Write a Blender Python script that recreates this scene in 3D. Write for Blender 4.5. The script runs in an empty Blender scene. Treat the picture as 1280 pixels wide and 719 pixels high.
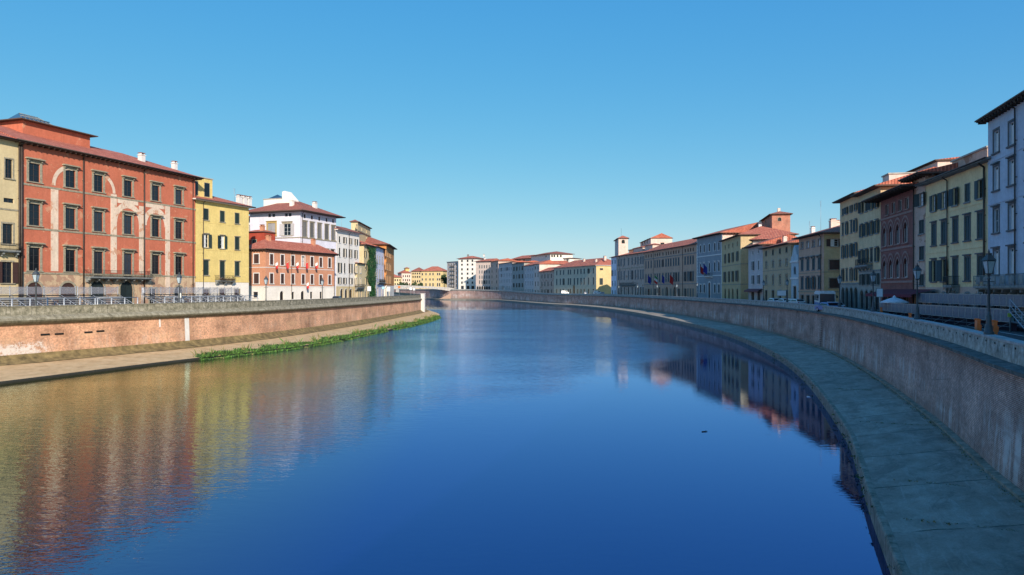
import bpy, bmesh, math, random
from mathutils import Vector, Matrix
random.seed(7)
R = math.radians
S = bpy.context.scene
C = S.collection
F = 850.0; HY = 362.0; EYE = 9.6            # focal length (px of a 1280 px picture), horizon row, eye height above the water

# ------------------------------------------------------------------ materials
def nmat(name):
    m = bpy.data.materials.new(name); m.use_nodes = True
    nt = m.node_tree; b = nt.nodes['Principled BSDF']
    return m, nt, b
def N(nt, typ, **kw):
    n = nt.nodes.new(typ)
    for k, v in kw.items():
        if k in n.inputs.keys() if isinstance(k, str) else False: n.inputs[k].default_value = v
        else: setattr(n, k, v)
    return n
def ramp(nt, fac, stops):
    r = nt.nodes.new('ShaderNodeValToRGB'); e = r.color_ramp.elements
    while len(e) < len(stops): e.new(0.5)
    for el, (p, c) in zip(e, stops):
        el.position = p; el.color = (c[0], c[1], c[2], 1) if not isinstance(c, (int, float)) else (c, c, c, 1)
    nt.links.new(fac, r.inputs[0]); return r.outputs[0]
def noise(nt, vec, scale, detail=4, rough=.6, dist=0):
    n = nt.nodes.new('ShaderNodeTexNoise'); n.inputs['Scale'].default_value = scale
    n.inputs['Detail'].default_value = detail; n.inputs['Roughness'].default_value = rough
    n.inputs['Distortion'].default_value = dist
    if vec: nt.links.new(vec, n.inputs['Vector'])
    return n.outputs['Fac']
def mapping(nt, vec, scale=(1,1,1), loc=(0,0,0)):
    m = nt.nodes.new('ShaderNodeMapping'); m.inputs['Scale'].default_value = scale; m.inputs['Location'].default_value = loc
    nt.links.new(vec, m.inputs['Vector']); return m.outputs[0]
def mix(nt, fac, a, b, typ='MIX'):
    m = nt.nodes.new('ShaderNodeMix'); m.data_type = 'RGBA'; m.blend_type = typ
    for sock, v in ((m.inputs[0], fac), (m.inputs[6], a), (m.inputs[7], b)):
        if isinstance(v, (int, float)): sock.default_value = v
        elif isinstance(v, tuple): sock.default_value = (v[0], v[1], v[2], 1)
        else: nt.links.new(v, sock)
    return m.outputs[2]
def math_(nt, op, a, b=0.0, c=0.0):
    m = nt.nodes.new('ShaderNodeMath'); m.operation = op
    for i, v in enumerate((a, b, c)):
        if isinstance(v, (int, float)): m.inputs[i].default_value = v
        else: nt.links.new(v, m.inputs[i])
    return m.outputs[0]
def bump(nt, b, h, strength=.3, dist=.05):
    n = nt.nodes.new('ShaderNodeBump'); n.inputs['Strength'].default_value = strength; n.inputs['Distance'].default_value = dist
    nt.links.new(h, n.inputs['Height']); nt.links.new(n.outputs[0], b.inputs['Normal'])
def coord(nt, which='Object'):
    return nt.nodes.new('ShaderNodeTexCoord').outputs[which]
MC = {}
def flat(name, col, rough=.7, metal=0., var=.12, scale=3.):
    if name in MC: return MC[name]
    m, nt, b = nmat(name); v = coord(nt)
    f = noise(nt, v, scale, 3)
    dark = tuple(c*(1-var*2) for c in col); lite = tuple(min(1, c*(1+var)) for c in col)
    nt.links.new(ramp(nt, f, [(.3, dark), (.7, lite)]), b.inputs['Base Color'])
    b.inputs['Roughness'].default_value = rough; b.inputs['Metallic'].default_value = metal
    MC[name] = m; return m
def plaster(name, col, stain=None, amount=.5, patch=None, pamt=.0):
    if name in MC: return MC[name]
    m, nt, b = nmat(name); v = coord(nt)
    stain = stain or tuple(c*.55 for c in col)
    lite = tuple(min(.9, c*1.12+.01) for c in col)
    f1 = noise(nt, v, .35, 5, .65)
    base = ramp(nt, f1, [(.3, tuple(c*.86 for c in col)), (.55, col), (.75, lite)])
    f2 = noise(nt, mapping(nt, v, (2.2, 2.2, .22)), 1.0, 5, .7)
    st = ramp(nt, f2, [(.50, 0), (.78, amount)])
    c1 = mix(nt, st, base, stain)
    f4 = noise(nt, v, 2.6, 6, .75)
    c1 = mix(nt, .5, c1, mix(nt, 1.0, c1, ramp(nt, f4, [(.3, .72), (.7, 1.25)]), 'MULTIPLY'))
    f5 = noise(nt, mapping(nt, v, (1.1, 1.1, .12)), 1.0, 4, .6); c1 = mix(nt, ramp(nt, f5, [(.56, 0), (.72, amount*.7)]), c1, tuple(min(.85, c*1.25+.05) for c in col))
    if patch:
        f3 = noise(nt, v, .55, 7, .68, .4)
        e = ramp(nt, f3, [(.60 - pamt*.1, 0), (.62 - pamt*.1, .9)])
        c1 = mix(nt, e, c1, patch)
    nt.links.new(c1, b.inputs['Base Color'])
    b.inputs['Roughness'].default_value = .92; b.inputs['Specular IOR Level'].default_value = .2
    bump(nt, b, noise(nt, v, 9, 4), .25, .02)
    MC[name] = m; return m
def tiles(name='roof_tiles', a=(.56,.15,.09), c=(.75,.27,.17), d=(.36,.10,.065)):
    if name in MC: return MC[name]
    m, nt, b = nmat(name); v = coord(nt)
    nx = nt.nodes.new('ShaderNodeSeparateXYZ'); nt.links.new(coord(nt, 'Normal'), nx.inputs[0])
    px = nt.nodes.new('ShaderNodeSeparateXYZ'); nt.links.new(v, px.inputs[0])
    isx = math_(nt, 'GREATER_THAN', math_(nt, 'ABSOLUTE', nx.outputs[0]), math_(nt, 'ABSOLUTE', nx.outputs[1]))
    along = math_(nt, 'ADD', math_(nt, 'MULTIPLY', px.outputs[1], isx), math_(nt, 'MULTIPLY', px.outputs[0], math_(nt, 'SUBTRACT', 1.0, isx)))
    w = math_(nt, 'SINE', math_(nt, 'MULTIPLY', along, 2*math.pi/.42))
    w2 = math_(nt, 'SINE', math_(nt, 'MULTIPLY', px.outputs[2], 2*math.pi/.16))
    f1 = noise(nt, v, 1.6, 5, .7); f2 = noise(nt, v, .25, 3)
    base = ramp(nt, f1, [(.25, d), (.45, a), (.62, c), (.8, (.50,.30,.20))])
    base = mix(nt, ramp(nt, f2, [(.35, 0), (.7, .45)]), base, d)
    g = ramp(nt, w, [(.0, .45), (.55, 1.0)])
    col = mix(nt, .75, base, mix(nt, 1.0, base, g, 'MULTIPLY'))
    nt.links.new(col, b.inputs['Base Color']); b.inputs['Roughness'].default_value = .9
    bump(nt, b, math_(nt, 'ADD', w, math_(nt, 'MULTIPLY', w2, .4)), .5, .06)
    MC[name] = m; return m
def glass(name='window_glass', col=(.012,.016,.022)):
    if name in MC: return MC[name]
    m, nt, b = nmat(name); v = coord(nt, 'Object')
    ri = nt.nodes.new('ShaderNodeObjectInfo')
    nt.links.new(ramp(nt, ri.outputs['Random'], [(.0, tuple(c*.5 for c in col)), (.6, col), (1., tuple(c*3 for c in col))]), b.inputs['Base Color'])
    b.inputs['Roughness'].default_value = .12; b.inputs['IOR'].default_value = 1.5
    bump(nt, b, noise(nt, v, 1.2, 2), .05, .05)
    MC[name] = m; return m
def louver(name, col):
    if name in MC: return MC[name]
    m, nt, b = nmat(name); v = coord(nt)
    s = nt.nodes.new('ShaderNodeSeparateXYZ'); nt.links.new(v, s.inputs[0])
    w = math_(nt, 'SINE', math_(nt, 'MULTIPLY', s.outputs[2], 2*math.pi/.09))
    ri = nt.nodes.new('ShaderNodeObjectInfo')
    c0 = ramp(nt, ri.outputs['Random'], [(0, tuple(c*.75 for c in col)), (1, tuple(c*1.35 for c in col))])
    nt.links.new(mix(nt, 1.0, c0, ramp(nt, w, [(.2, .55), (.7, 1.0)]), 'MULTIPLY'), b.inputs['Base Color'])
    b.inputs['Roughness'].default_value = .6; bump(nt, b, w, .5, .02)
    MC[name] = m; return m

M_TILE = tiles(); M_TILE2 = tiles('old_roof_tiles', (.42,.12,.08), (.54,.2,.13), (.24,.08,.06))
M_GLASS = glass(); M_STONE = flat('pietra_stone', (.36,.31,.22), .9, 0, .18, 2.5)
M_GREYST = flat('grey_stone', (.24,.25,.24), .9, 0, .2, 2.)
M_WHITE = flat('white_trim', (.74,.70,.66), .8, 0, .06, 2.)
M_SASH = flat('dark_sash', (.05,.045,.045), .6); M_WSASH = flat('white_sash', (.7,.7,.68), .6)
M_IRON = flat('black_iron', (.025,.028,.03), .55, .3); M_PIPE = flat('copper_pipe', (.07,.05,.04), .6, .2)
M_GREEN = louver('green_louvers', (.022,.05,.045)); M_BROWN = louver('brown_louvers', (.09,.04,.03))
M_GREYSH = louver('grey_louvers', (.22,.21,.20)); M_DKGREEN = louver('dark_green_louvers', (.02,.035,.035))
M_CURT = flat('white_curtain', (.72,.70,.68), .9, 0, .05); M_WOOD = flat('dark_wood', (.06,.035,.025), .75)
M_GALV = flat('galvanised_steel', (.42,.44,.47), .45, .3, .15, 6.); M_GALVD = flat('weathered_steel', (.16,.17,.20), .6, .2)
M_CONC = flat('pale_concrete', (.46,.42,.37), .9, 0, .15, .8)
M_SOFFIT = flat('eave_soffit', (.10,.06,.045), .9)
M_BLUEGL = glass('skylight_glass', (.03,.08,.14))

# ------------------------------------------------------------------ mesh helpers
def link(o, parent=None):
    C.objects.link(o)
    if parent: o.parent = parent
    return o
def mk(name, bm, mats, parent=None, loc=None, rot=None, smooth=False):
    me = bpy.data.meshes.new(name); bm.to_mesh(me); bm.free()
    if not isinstance(mats, (list, tuple)): mats = [mats]
    for m in mats: me.materials.append(m)
    if smooth:
        for p in me.polygons: p.use_smooth = True
    return inst(name, me, parent, loc, rot)
def inst(name, me, parent=None, loc=None, rot=None):
    o = bpy.data.objects.new(name, me)
    if loc is not None: o.location = loc
    if rot is not None: o.rotation_euler = (0, 0, rot)
    return link(o, parent)
def empty(name, label, cat, loc=(0,0,0), rot=0, group=None):
    o = bpy.data.objects.new(name, None); o.location = loc; o.rotation_euler = (0,0,rot); C.objects.link(o)
    o['label'] = label; o['category'] = cat
    if group: o['group'] = group
    return o
def tag(o, label=None, cat=None, group=None, kind=None):
    if label: o['label'] = label
    if cat: o['category'] = cat
    if group: o['group'] = group
    if kind: o['kind'] = kind
    return o
def box(bm, x0, x1, y0, y1, z0, z1, mi=0):
    v = [bm.verts.new(p) for p in ((x0,y0,z0),(x1,y0,z0),(x1,y1,z0),(x0,y1,z0),(x0,y0,z1),(x1,y0,z1),(x1,y1,z1),(x0,y1,z1))]
    for f in ((0,3,2,1),(4,5,6,7),(0,1,5,4),(1,2,6,5),(2,3,7,6),(3,0,4,7)):
        bm.faces.new([v[i] for i in f]).material_index = mi
def quad(bm, pts, mi=0):
    f = bm.faces.new([bm.verts.new(p) for p in pts]); f.material_index = mi; return f
def tube(bm, p, q, r0, r1=None, n=8, mi=0, cap=True):
    p = Vector(p); q = Vector(q); r1 = r0 if r1 is None else r1
    d = (q-p).normalized(); a = d.orthogonal().normalized(); b = d.cross(a)
    A = []; B = []
    for i in range(n):
        t = 2*math.pi*i/n; w = a*math.cos(t)+b*math.sin(t)
        A.append(bm.verts.new(p+w*r0)); B.append(bm.verts.new(q+w*r1))
    for i in range(n):
        f = bm.faces.new((A[i], A[(i+1)%n], B[(i+1)%n], B[i])); f.material_index = mi; f.smooth = True
    if cap:
        bm.faces.new(A[::-1]).material_index = mi; bm.faces.new(B).material_index = mi
def lathe(bm, prof, n=12, mi=0, cx=0, cy=0):
    rings = []
    for r, z in prof:
        rings.append([bm.verts.new((cx+r*math.cos(2*math.pi*i/n), cy+r*math.sin(2*math.pi*i/n), z)) for i in range(n)])
    for a, b in zip(rings, rings[1:]):
        for i in range(n):
            f = bm.faces.new((a[i], a[(i+1)%n], b[(i+1)%n], b[i])); f.material_index = mi; f.smooth = True
    if prof[-1][0] > 0: bm.faces.new(rings[-1]).material_index = mi
def NB(): return bmesh.new()

# ------------------------------------------------------------------ plan: measured positions
def hit(px, P, d):
    """where the sight line of a photo column crosses the plan line P + t d; gives t"""
    k = (px-640.0)/F
    return (k*P[1]-P[0])/(d[0]-k*d[1])
def on_poly(px, poly):
    k = (px-640.0)/F
    for a, b in zip(poly, poly[1:]):
        fa = a[0]-k*a[1]; fb = b[0]-k*b[1]
        if fa*fb <= 0 and fa != fb:
            t = fa/(fa-fb); return (a[0]+(b[0]-a[0])*t, a[1]+(b[1]-a[1])*t)
    raise ValueError(px)
def Z(y, D): return EYE + (HY-y)*D/F
def XY(px, D): return ((px-640.0)/F*D, D)

FL = [(-80.6,82),(-74,103),(-63,138),(-57.7,151)]
FR = [(-36,680),(-12.6,630),(30,479)]
FR2 = [(53.6,371),(62,327),(70.5,262),(73,236),(69.6,207),(66,190),(61,133)]
FR3 = [(60.3,125.5),(47.6,63),(41,42),(32,20),(22,-5),(8,-45)]
ST = 6.4     # street level

# ------------------------------------------------------------------ windows
WM = {}
def arch_pts(w, h, kind, n=8):
    """outline of the arched head from left spring to right spring (z from the sill)"""
    r = w/2
    if kind == 'round': return [(-r*math.cos(math.pi*i/(2*n)), h-r+r*math.sin(math.pi*i/(2*n))) for i in range(2*n+1)]
    a = []
    H = w*.85; R_ = (r*r+H*H)/(2*r)
    for i in range(n+1):
        th = math.asin(H/R_)*i/n
        a.append((-r+R_-R_*math.cos(th), h-H+R_*math.sin(th)))
    return a+[(-x, z) for x, z in a[::-1][1:]]
def window_meshes(style, w, h, trim, sash, arch, tw, hood, bars):
    key = (style, round(w,2), round(h,2), trim.name, sash.name, arch, tw, hood, bars)
    if key in WM: return WM[key]
    o = {}
    b = NB(); r = w/2; p = .05
    if arch:
        ap = arch_pts(w, h, arch)
        sp = ap[0][1]
        if tw > 0:
            op = arch_pts(w+2*tw, h+tw, arch); sp2 = op[0][1]
            inn = [(-r,0)]+ap+[(r,0)]; out = [(-r-tw,0)]+op+[(r+tw,0)]
            for i in range(len(inn)-1):
                quad(b, [(out[i][0],-p,out[i][1]),(inn[i][0],-p,inn[i][1]),(inn[i+1][0],-p,inn[i+1][1]),(out[i+1][0],-p,out[i+1][1])])
                quad(b, [(out[i+1][0],-p,out[i+1][1]),(out[i+1][0],.0,out[i+1][1]),(out[i][0],.0,out[i][1]),(out[i][0],-p,out[i][1])])
    elif tw > 0:
        box(b, -r-tw, -r, -p, .02, 0, h+tw); box(b, r, r+tw, -p, .02, 0, h+tw); box(b, -r, r, -p, .02, h, h+tw)
    for s in (-1, 1): box(b, s*r-(.07 if s>0 else 0), s*r+(.07 if s<0 else 0), .16, .2, 0, h, 1)
    box(b, -r+.07, r-.07, .16, .2, h-.08, h, 1); box(b, -r+.07, r-.07, .16, .2, 0, .09, 1)
    box(b, -.045, .045, .15, .2, .09, h-.08, 1)
    for i in range(1, bars+1):
        z = h*i/(bars+1); box(b, -r+.07, -.045, .165, .195, z-.02, z+.02, 1); box(b, .045, r-.07, .165, .195, z-.02, z+.02, 1)
    me = bpy.data.meshes.new('window'); b.to_mesh(me); b.free(); me.materials.append(trim); me.materials.append(sash); o['window'] = me
    b = NB(); quad(b, [(-r,.21,0),(r,.21,0),(r,.21,h),(-r,.21,h)]); me = bpy.data.meshes.new('pane'); b.to_mesh(me); b.free(); me.materials.append(M_GLASS); o['pane'] = me
    b = NB(); box(b, -r-tw-.1, r+tw+.1, -.17, .0, -.16, -.003); me = bpy.data.meshes.new('sill'); b.to_mesh(me); b.free(); me.materials.append(trim); o['sill'] = me
    if hood:
        b = NB(); e = tw+.22 if hood > 1 else tw+.08
        z0 = h+tw+(.18 if hood > 1 else .02)
        if hood > 1:
            box(b, -r-tw-.02, r+tw+.02, -.1, 0, h+tw+.003, z0)
            for s in (-1,1): box(b, s*(r+tw*.5)-.09, s*(r+tw*.5)+.09, -.3, -.1, z0-.35, z0)
        box(b, -r-e, r+e, -.22 if hood < 2 else -.55, 0, z0+.002, z0+.14)
        if hood > 1: box(b, -r-e+.1, r+e-.1, -.32, 0, z0+.142, z0+.24)
        me = bpy.data.meshes.new('hood'); b.to_mesh(me); b.free(); me.materials.append(trim); o['hood'] = me
    WM[key] = o; return o
SH = {}
def shutter_mesh(w, h, mat, slanted=False):
    key = (round(w,2), round(h,2), mat.name)
    if key in SH: return SH[key]
    b = NB()
    box(b, 0, w, -.045, 0, 0, h)
    for x0, x1, z0, z1 in ((0,.06,0,h),(w-.06,w,0,h),(.06,w-.06,0,.08),(.06,w-.06,h-.08,h),(.06,w-.06,h*.48,h*.52)):
        box(b, x0+.002, x1-.002, -.07, -.047, z0+.002, z1-.002)
    me = bpy.data.meshes.new('shutter'); b.to_mesh(me); b.free(); me.materials.append(mat); SH[key] = me; return me
CUR = {}
def curtain_mesh(w, h):
    key = (round(w,2), round(h,2))
    if key in CUR: return CUR[key]
    b = NB(); n = 10
    for i in range(n):
        xa = -w/2+w*i/n; xb = -w/2+w*(i+1)/n
        quad(b, [(xa,.205+.0*(i%2),.05),(xb,.205,.05),(xb,.205,h-.05),(xa,.205,h-.05)])
    me = bpy.data.meshes.new('curtain'); b.to_mesh(me); b.free(); me.materials.append(M_CURT); CUR[key] = me; return me

VARY = True
def place_window(parent, pos, rot, w, h, st):
    style = st.get('s', 'plain'); trim = st.get('trim', M_STONE); sash = st.get('sash', M_SASH)
    tw = st.get('tw', .16)
    if VARY and style in ('open','closed') and random.random() < .14: style = 'closed' if style == 'open' else 'open'
    W = window_meshes(style, w, h, trim, sash, st.get('arch'), tw, st.get('hood', 0), st.get('bars', 2))
    win = inst('window', W['window'], parent, pos, rot)
    if style != 'closed': inst('pane', W['pane'], win)
    if st.get('sill', 1): inst('sill', W['sill'], win)
    if 'hood' in W: inst('hood', W['hood'], win)
    smat = st.get('shut', M_GREEN)
    if style == 'open':
        me = shutter_mesh(w*.5, h, smat)
        t1, t2 = (random.choice((.03,.06,.1,.35)) for _ in range(2))
        inst('shutter', me, win, (-w/2-.02, -.09, 0), math.pi+t1); inst('shutter', me, win, (w/2+.02, -.06, 0), -t2)
        if random.random() < st.get('curt', .3): inst('curtain', curtain_mesh(w*.5, h), win, (random.choice((-.22,.22))*w, -.01, 0))
    elif style == 'closed':
        me = shutter_mesh(w*.5-.01, h, smat)
        inst('shutter', me, win, (-w/2, .1, 0)); inst('shutter', me, win, (.01, .1, 0))
    elif random.random() < st.get('curt', 0): inst('curtain', curtain_mesh(w*.9, h*.9), win, (0, -.01, 0))
    return win

def panel(bm, fr, x0, x1, z0, z1, holes, mi=0, rd=.25):
    o, d, nrm = fr                     # origin, direction along, inward normal (2D)
    def P(x, y, z): return (o[0]+d[0]*x+nrm[0]*y, o[1]+d[1]*x+nrm[1]*y, z)
    xs = sorted({x0, x1}|{v for hh in holes for v in hh[:2]}); zs = sorted({z0, z1}|{v for hh in holes for v in hh[2:4]})
    xs = [v for v in xs if x0 <= v <= x1]; zs = [v for v in zs if z0 <= v <= z1]
    for i in range(len(xs)-1):
        j = 0
        while j < len(zs)-1:
            cx = (xs[i]+xs[i+1])/2
            def inh(j):
                cz = (zs[j]+zs[j+1])/2
                return any(a < cx < b and c < cz < e for a, b, c, e, *_ in holes)
            if inh(j): j += 1; continue
            k = j
            while k+1 < len(zs)-1 and not inh(k+1): k += 1
            quad(bm, [P(xs[i],0,zs[j]),P(xs[i+1],0,zs[j]),P(xs[i+1],0,zs[k+1]),P(xs[i],0,zs[k+1])], mi); j = k+1
    for a, b, c, e, *rest in holes:
        quad(bm, [P(a,0,c),P(a,rd,c),P(a,rd,e),P(a,0,e)], mi); quad(bm, [P(b,0,c),P(b,0,e),P(b,rd,e),P(b,rd,c)], mi)
        quad(bm, [P(a,0,c),P(b,0,c),P(b,rd,c),P(a,rd,c)], mi); quad(bm, [P(a,0,e),P(a,rd,e),P(b,rd,e),P(b,0,e)], mi)
        if rest and rest[0]:
            ap = arch_pts(b-a, e-c, rest[0]); m = (a+b)/2; n = len(ap)//2
            for i in range(len(ap)-1):
                (xa, za), (xb, zb) = ap[i], ap[i+1]
                quad(bm, [P(m+xa,.003,c+za),P(m+xb,.003,c+zb),P(m+xb,.003,e),P(m+xa,.003,e)], mi)
                quad(bm, [P(m+xa,.003,c+za),P(m+xa,.2,c+za),P(m+xb,.2,c+zb),P(m+xb,.003,c+zb)], mi)

# ------------------------------------------------------------------ buildings
class Bld:
    def __init__(s, name, label, P0, P1, depth, wall, cat='building', z0=ST, out=0., group=None):
        d = Vector((P1[0]-P0[0], P1[1]-P0[1])); s.L = d.length; d.normalize(); s.d = d
        s.n = Vector((-d.y, d.x))            # inward (left of direction seen from above)
        s.P0 = Vector(P0[:2])-s.n*out; s.dep = depth; s.z0 = z0
        s.root = empty(name, label, cat, (s.P0.x, s.P0.y, z0), math.atan2(d.y, d.x), group)
        s.wall = wall; s.holes = {'front': [], 'right': [], 'left': []}; s.wins = []
        s.faces = {'front': ((0,0),(1,0),(0,1)), 'right': ((s.L,0),(0,1),(-1,0)), 'left': ((0,depth),(0,-1),(1,0))}
    def world(s, x, y): return s.P0+s.d*x+s.n*y
    def fx(s, px, face='front'):           # local distance along a face of a photo column, and its depth
        o, d, n = s.faces[face]; P = s.world(*o); D = s.d*d[0]+s.n*d[1]
        t = hit(px, P, D); return t, (P+D*t).y
    def zz(s, px, y, face='front'):
        return Z(y, s.fx(px, face)[1])-s.z0
    def eave(s, px, y, face='front'): s.h = s.zz(px, y, face); return s
    def row(self, ref, yt, yb, cols, w, face='front', **st):
        z1 = self.zz(ref, yt, face); z0 = max(self.zz(ref, yb, face), .05)
        if isinstance(cols, tuple):
            a = self.fx(cols[0], face)[0]; b = self.fx(cols[1], face)[0]; n = cols[2]
            xs = [a+(b-a)*i/(n-1) for i in range(n)]
        else: xs = [self.fx(c, face)[0] for c in cols]
        styles = st.pop('styles', None)
        for i, x in enumerate(xs): self.win(face, x, z0, w, z1-z0, dict(st, **(styles[i] if styles else {})))
        return self
    def win(s, face, x, z, w, h, st):
        z0 = z
        if 'dz' in st: z0 = z-st['dz']; h += st['dz']
        z0 = max(z0, .04)
        s.holes[face].append((x-w/2, x+w/2, z0, z0+h, st.get('arch')))
        s.wins.append((face, x, z0, w, h, st))
    def build(s, plinth=None, back=True, gl=False, gr=False, rise=2.5, yr=.5):
        bm = NB(); h = s.h
        for f in ('front', 'right', 'left'):
            L = s.L if f == 'front' else s.dep
            if plinth:
                zp = plinth[0]
                lo = [(a,b,c,min(e,zp),ar if e <= zp else None) for a,b,c,e,ar in s.holes[f] if c < zp]
                hi = [(a,b,max(c,zp),e,ar) for a,b,c,e,ar in s.holes[f] if e > zp]
                panel(bm, s.faces[f], 0, L, 0, zp, lo, 1); panel(bm, s.faces[f], 0, L, zp, h, hi, 0)
            else: panel(bm, s.faces[f], 0, L, 0, h, s.holes[f], 0)
        quad(bm, [(s.L,s.dep,0),(0,s.dep,0),(0,s.dep,h),(s.L,s.dep,h)])
        quad(bm, [(0,0,h),(s.L,0,h),(s.L,s.dep,h),(0,s.dep,h)])
        for g, x in ((gl,0),(gr,s.L)):
            if g:
                q = s.dep*yr
                quad(bm, [(x,0,h),(x,s.dep,h),(x,q,h+rise)])
        mats = [s.wall]+([plinth[1]] if plinth else [])
        mk('wall', bm, mats, s.root)
        for face, x, z, w, hh, st in s.wins:
            o, d, n = s.faces[face]
            place_window(s.root, (o[0]+d[0]*x, o[1]+d[1]*x, z), math.atan2(d[1], d[0]), w, hh, st)
        return s
    def roof(s, rise=2.5, over=.8, hl=True, hr=True, yr=.5, mat=None, thick=.22, brackets=0, soffit=None):
        mat = mat or M_TILE; bm = NB(); L, D, h, o = s.L, s.dep, s.h+.03, over
        s.hr_, s.ro = rise, o
        q = D*yr; run = min(q+o, (L+2*o)*.48)
        xl = -o+run if hl else -o; xr = L+o-run if hr else L+o
        if xl > xr: xl = xr = (xl+xr)/2
        lo = [(-o,-o),(L+o,-o),(L+o,D+o),(-o,D+o)]
        B = [bm.verts.new((x,y,h)) for x,y in lo]; T = [bm.verts.new((x,y,h+thick)) for x,y in lo]
        A = bm.verts.new((xl,q,h+rise+thick)); E = bm.verts.new((xr,q,h+rise+thick))
        bm.faces.new(B[::-1]).material_index = 1
        for i in range(4):
            bm.faces.new((B[i],B[(i+1)%4],T[(i+1)%4],T[i])).material_index = 1
        bm.faces.new((T[0],T[1],E,A)); bm.faces.new((T[2],T[3],A,E)); bm.faces.new((T[1],T[2],E)); bm.faces.new((T[3],T[0],A))
        r = mk('roof', bm, [mat, soffit or M_SOFFIT], s.root); s.roofo = r
        b = NB()
        tube(b, (-o,-o-.08,h+thick-.06), (L+o,-o-.08,h+thick-.06), .09, n=6); mk('gutter', b, M_PIPE, r)
        if brackets:
            b = NB(); n = int((L+o)/brackets)
            for i in range(n+1):
                x = -o*.6+(L+1.2*o)*i/n
                box(b, x-.08, x+.08, -o+.08, -.003, h-.22, h-.004)
            n = int((D)/brackets)
            for i in range(n):
                y = D*(i+.5)/n
                box(b, L+.003, L+o-.08, y-.08, y+.08, h-.22, h-.004); box(b, -o+.08, -.003, y-.08, y+.08, h-.22, h-.004)
            mk('rafters', b, M_WOOD, r)
        return s
    def rz(s, y): # roof height at local y on the front slope
        q = s.dep*.5; return s.h+.25+s.hr_*(y+s.ro)/(q+s.ro)
    def chimney(s, px, y_m, w=.8, hgt=1.4, mat=None, pots=1):
        P = s.world(0, y_m); t = hit(px, P, s.d); z = s.rz(min(y_m, s.dep*.5))
        b = NB(); mat = mat or M_WHITE
        box(b, t-w/2, t+w/2, y_m-w/2, y_m+w/2, z-.8, z+hgt)
        box(b, t-w/2-.1, t+w/2+.1, y_m-w/2-.1, y_m+w/2+.1, z+hgt+.003, z+hgt+.13, 0)
        for sx in (-1,1):
            box(b, t+sx*w*.35-.06, t+sx*w*.35+.06, y_m-w*.4, y_m+w*.4, z+hgt+.133, z+hgt+.42, 0)
        box(b, t-w/2-.05, t+w/2+.05, y_m-w/2, y_m+w/2, z+hgt+.424, z+hgt+.52, 1)
        mk('chimney', b, [mat, M_TILE2], s.roofo); return s
    def antenna(s, px, y_m, hgt=3.):
        P = s.world(0, y_m); t = hit(px, P, s.d); z = s.rz(min(y_m, s.dep*.5)); b = NB()
        tube(b, (t,y_m,z-.3), (t,y_m,z+hgt), .03, n=5)
        for k in range(6): tube(b, (t-.5+.04*k,y_m-.02,z+hgt-.25*k), (t+.5-.04*k,y_m,z+hgt-.25*k), .018, n=4)
        mk('antenna', b, M_GALV, s.roofo); return s
    def string(s, px, y, mat=None, t=.1, hh=.25, face='front', name='string_course'):
        z = s.zz(px, y, face); b = NB()
        box(b, -.0, s.L, -t, -.003, z-hh/2, z+hh/2); box(b, s.L+.003, s.L+t, -t, s.dep, z-hh/2, z+hh/2); box(b, -t, -.003, -t, s.dep, z-hh/2, z+hh/2)
        mk(name, b, mat or M_STONE, s.root); return s
    def cornice(s, mat=None, t=.25, hh=.4):
        b = NB(); z = s.h; box(b, -t, s.L+t, -t, -.004, z-hh, z-.01); box(b, s.L+.004, s.L+t, -.004, s.dep, z-hh, z-.01); box(b, -t, -.004, -.004, s.dep, z-hh, z-.01)
        mk('cornice', b, mat or M_STONE, s.root); return s
    def pipe(s, px, r=.09, top=None):
        x = s.fx(px)[0]; b = NB(); h = top or s.h
        tube(b, (x,-.16,0), (x,-.16,h-.4), r, n=8); tube(b, (x,-.16,h-.4), (x,-.7,h-.05), r, n=8)
        for k in range(1, 6): box(b, x-.13, x+.13, -.17, -.003, h*k/6, h*k/6+.06)
        mk('downpipe', b, M_PIPE, s.root); return s
    def balcony(s, pa, pb, yslab, depth=1.1, rail=1.0, mat=None, solid=False):
        xa = s.fx(pa)[0]; xb = s.fx(pb)[0]; z = s.zz((pa+pb)/2, yslab); b = NB()
        box(b, xa, xb, -depth, -.003, z-.22, z); box(b, xa+.1, xb-.1, -depth+.15, -.003, z-.35, z-.223)
        n = max(2, int((xb-xa)/1.8))
        for i in range(n+1):
            x = xa+.2+(xb-xa-.4)*i/n
            box(b, x-.12, x+.12, -depth*.75, -.003, z-.62, z-.353); box(b, x-.1, x+.1, -depth*.4, -.003, z-.9, z-.623)
        o = mk('balcony', b, mat or M_GREYST, s.root)
        b = NB()
        def bar(p, q, r=.02): tube(b, p, q, r, n=4)
        for zz in (z+.08, z+rail):
            bar((xa,-depth+.05,zz),(xb,-depth+.05,zz),.03); bar((xa,-depth+.05,zz),(xa,-.02,zz),.03); bar((xb,-depth+.05,zz),(xb,-.02,zz),.03)
        m = int((xb-xa)/.16)
        for i in range(m+1):
            x = xa+(xb-xa)*i/m; bar((x,-depth+.05,z),(x,-depth+.05,z+rail),.014 if i%8 else .03)
        for x in (xa, xb):
            for i in range(1, 6): y = -depth+.05+(depth-.07)*i/6; bar((x,y,z),(x,y,z+rail),.014)
        if solid:
            for i in range(n): x = xa+.2+(xb-xa-.4)*(i+.5)/n; box(b, x-.5, x+.5, -depth+.04, -depth+.08, z+.15, z+rail-.1)
        mk('railing', b, M_GREYST if solid else M_IRON, o)
        return o
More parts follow.
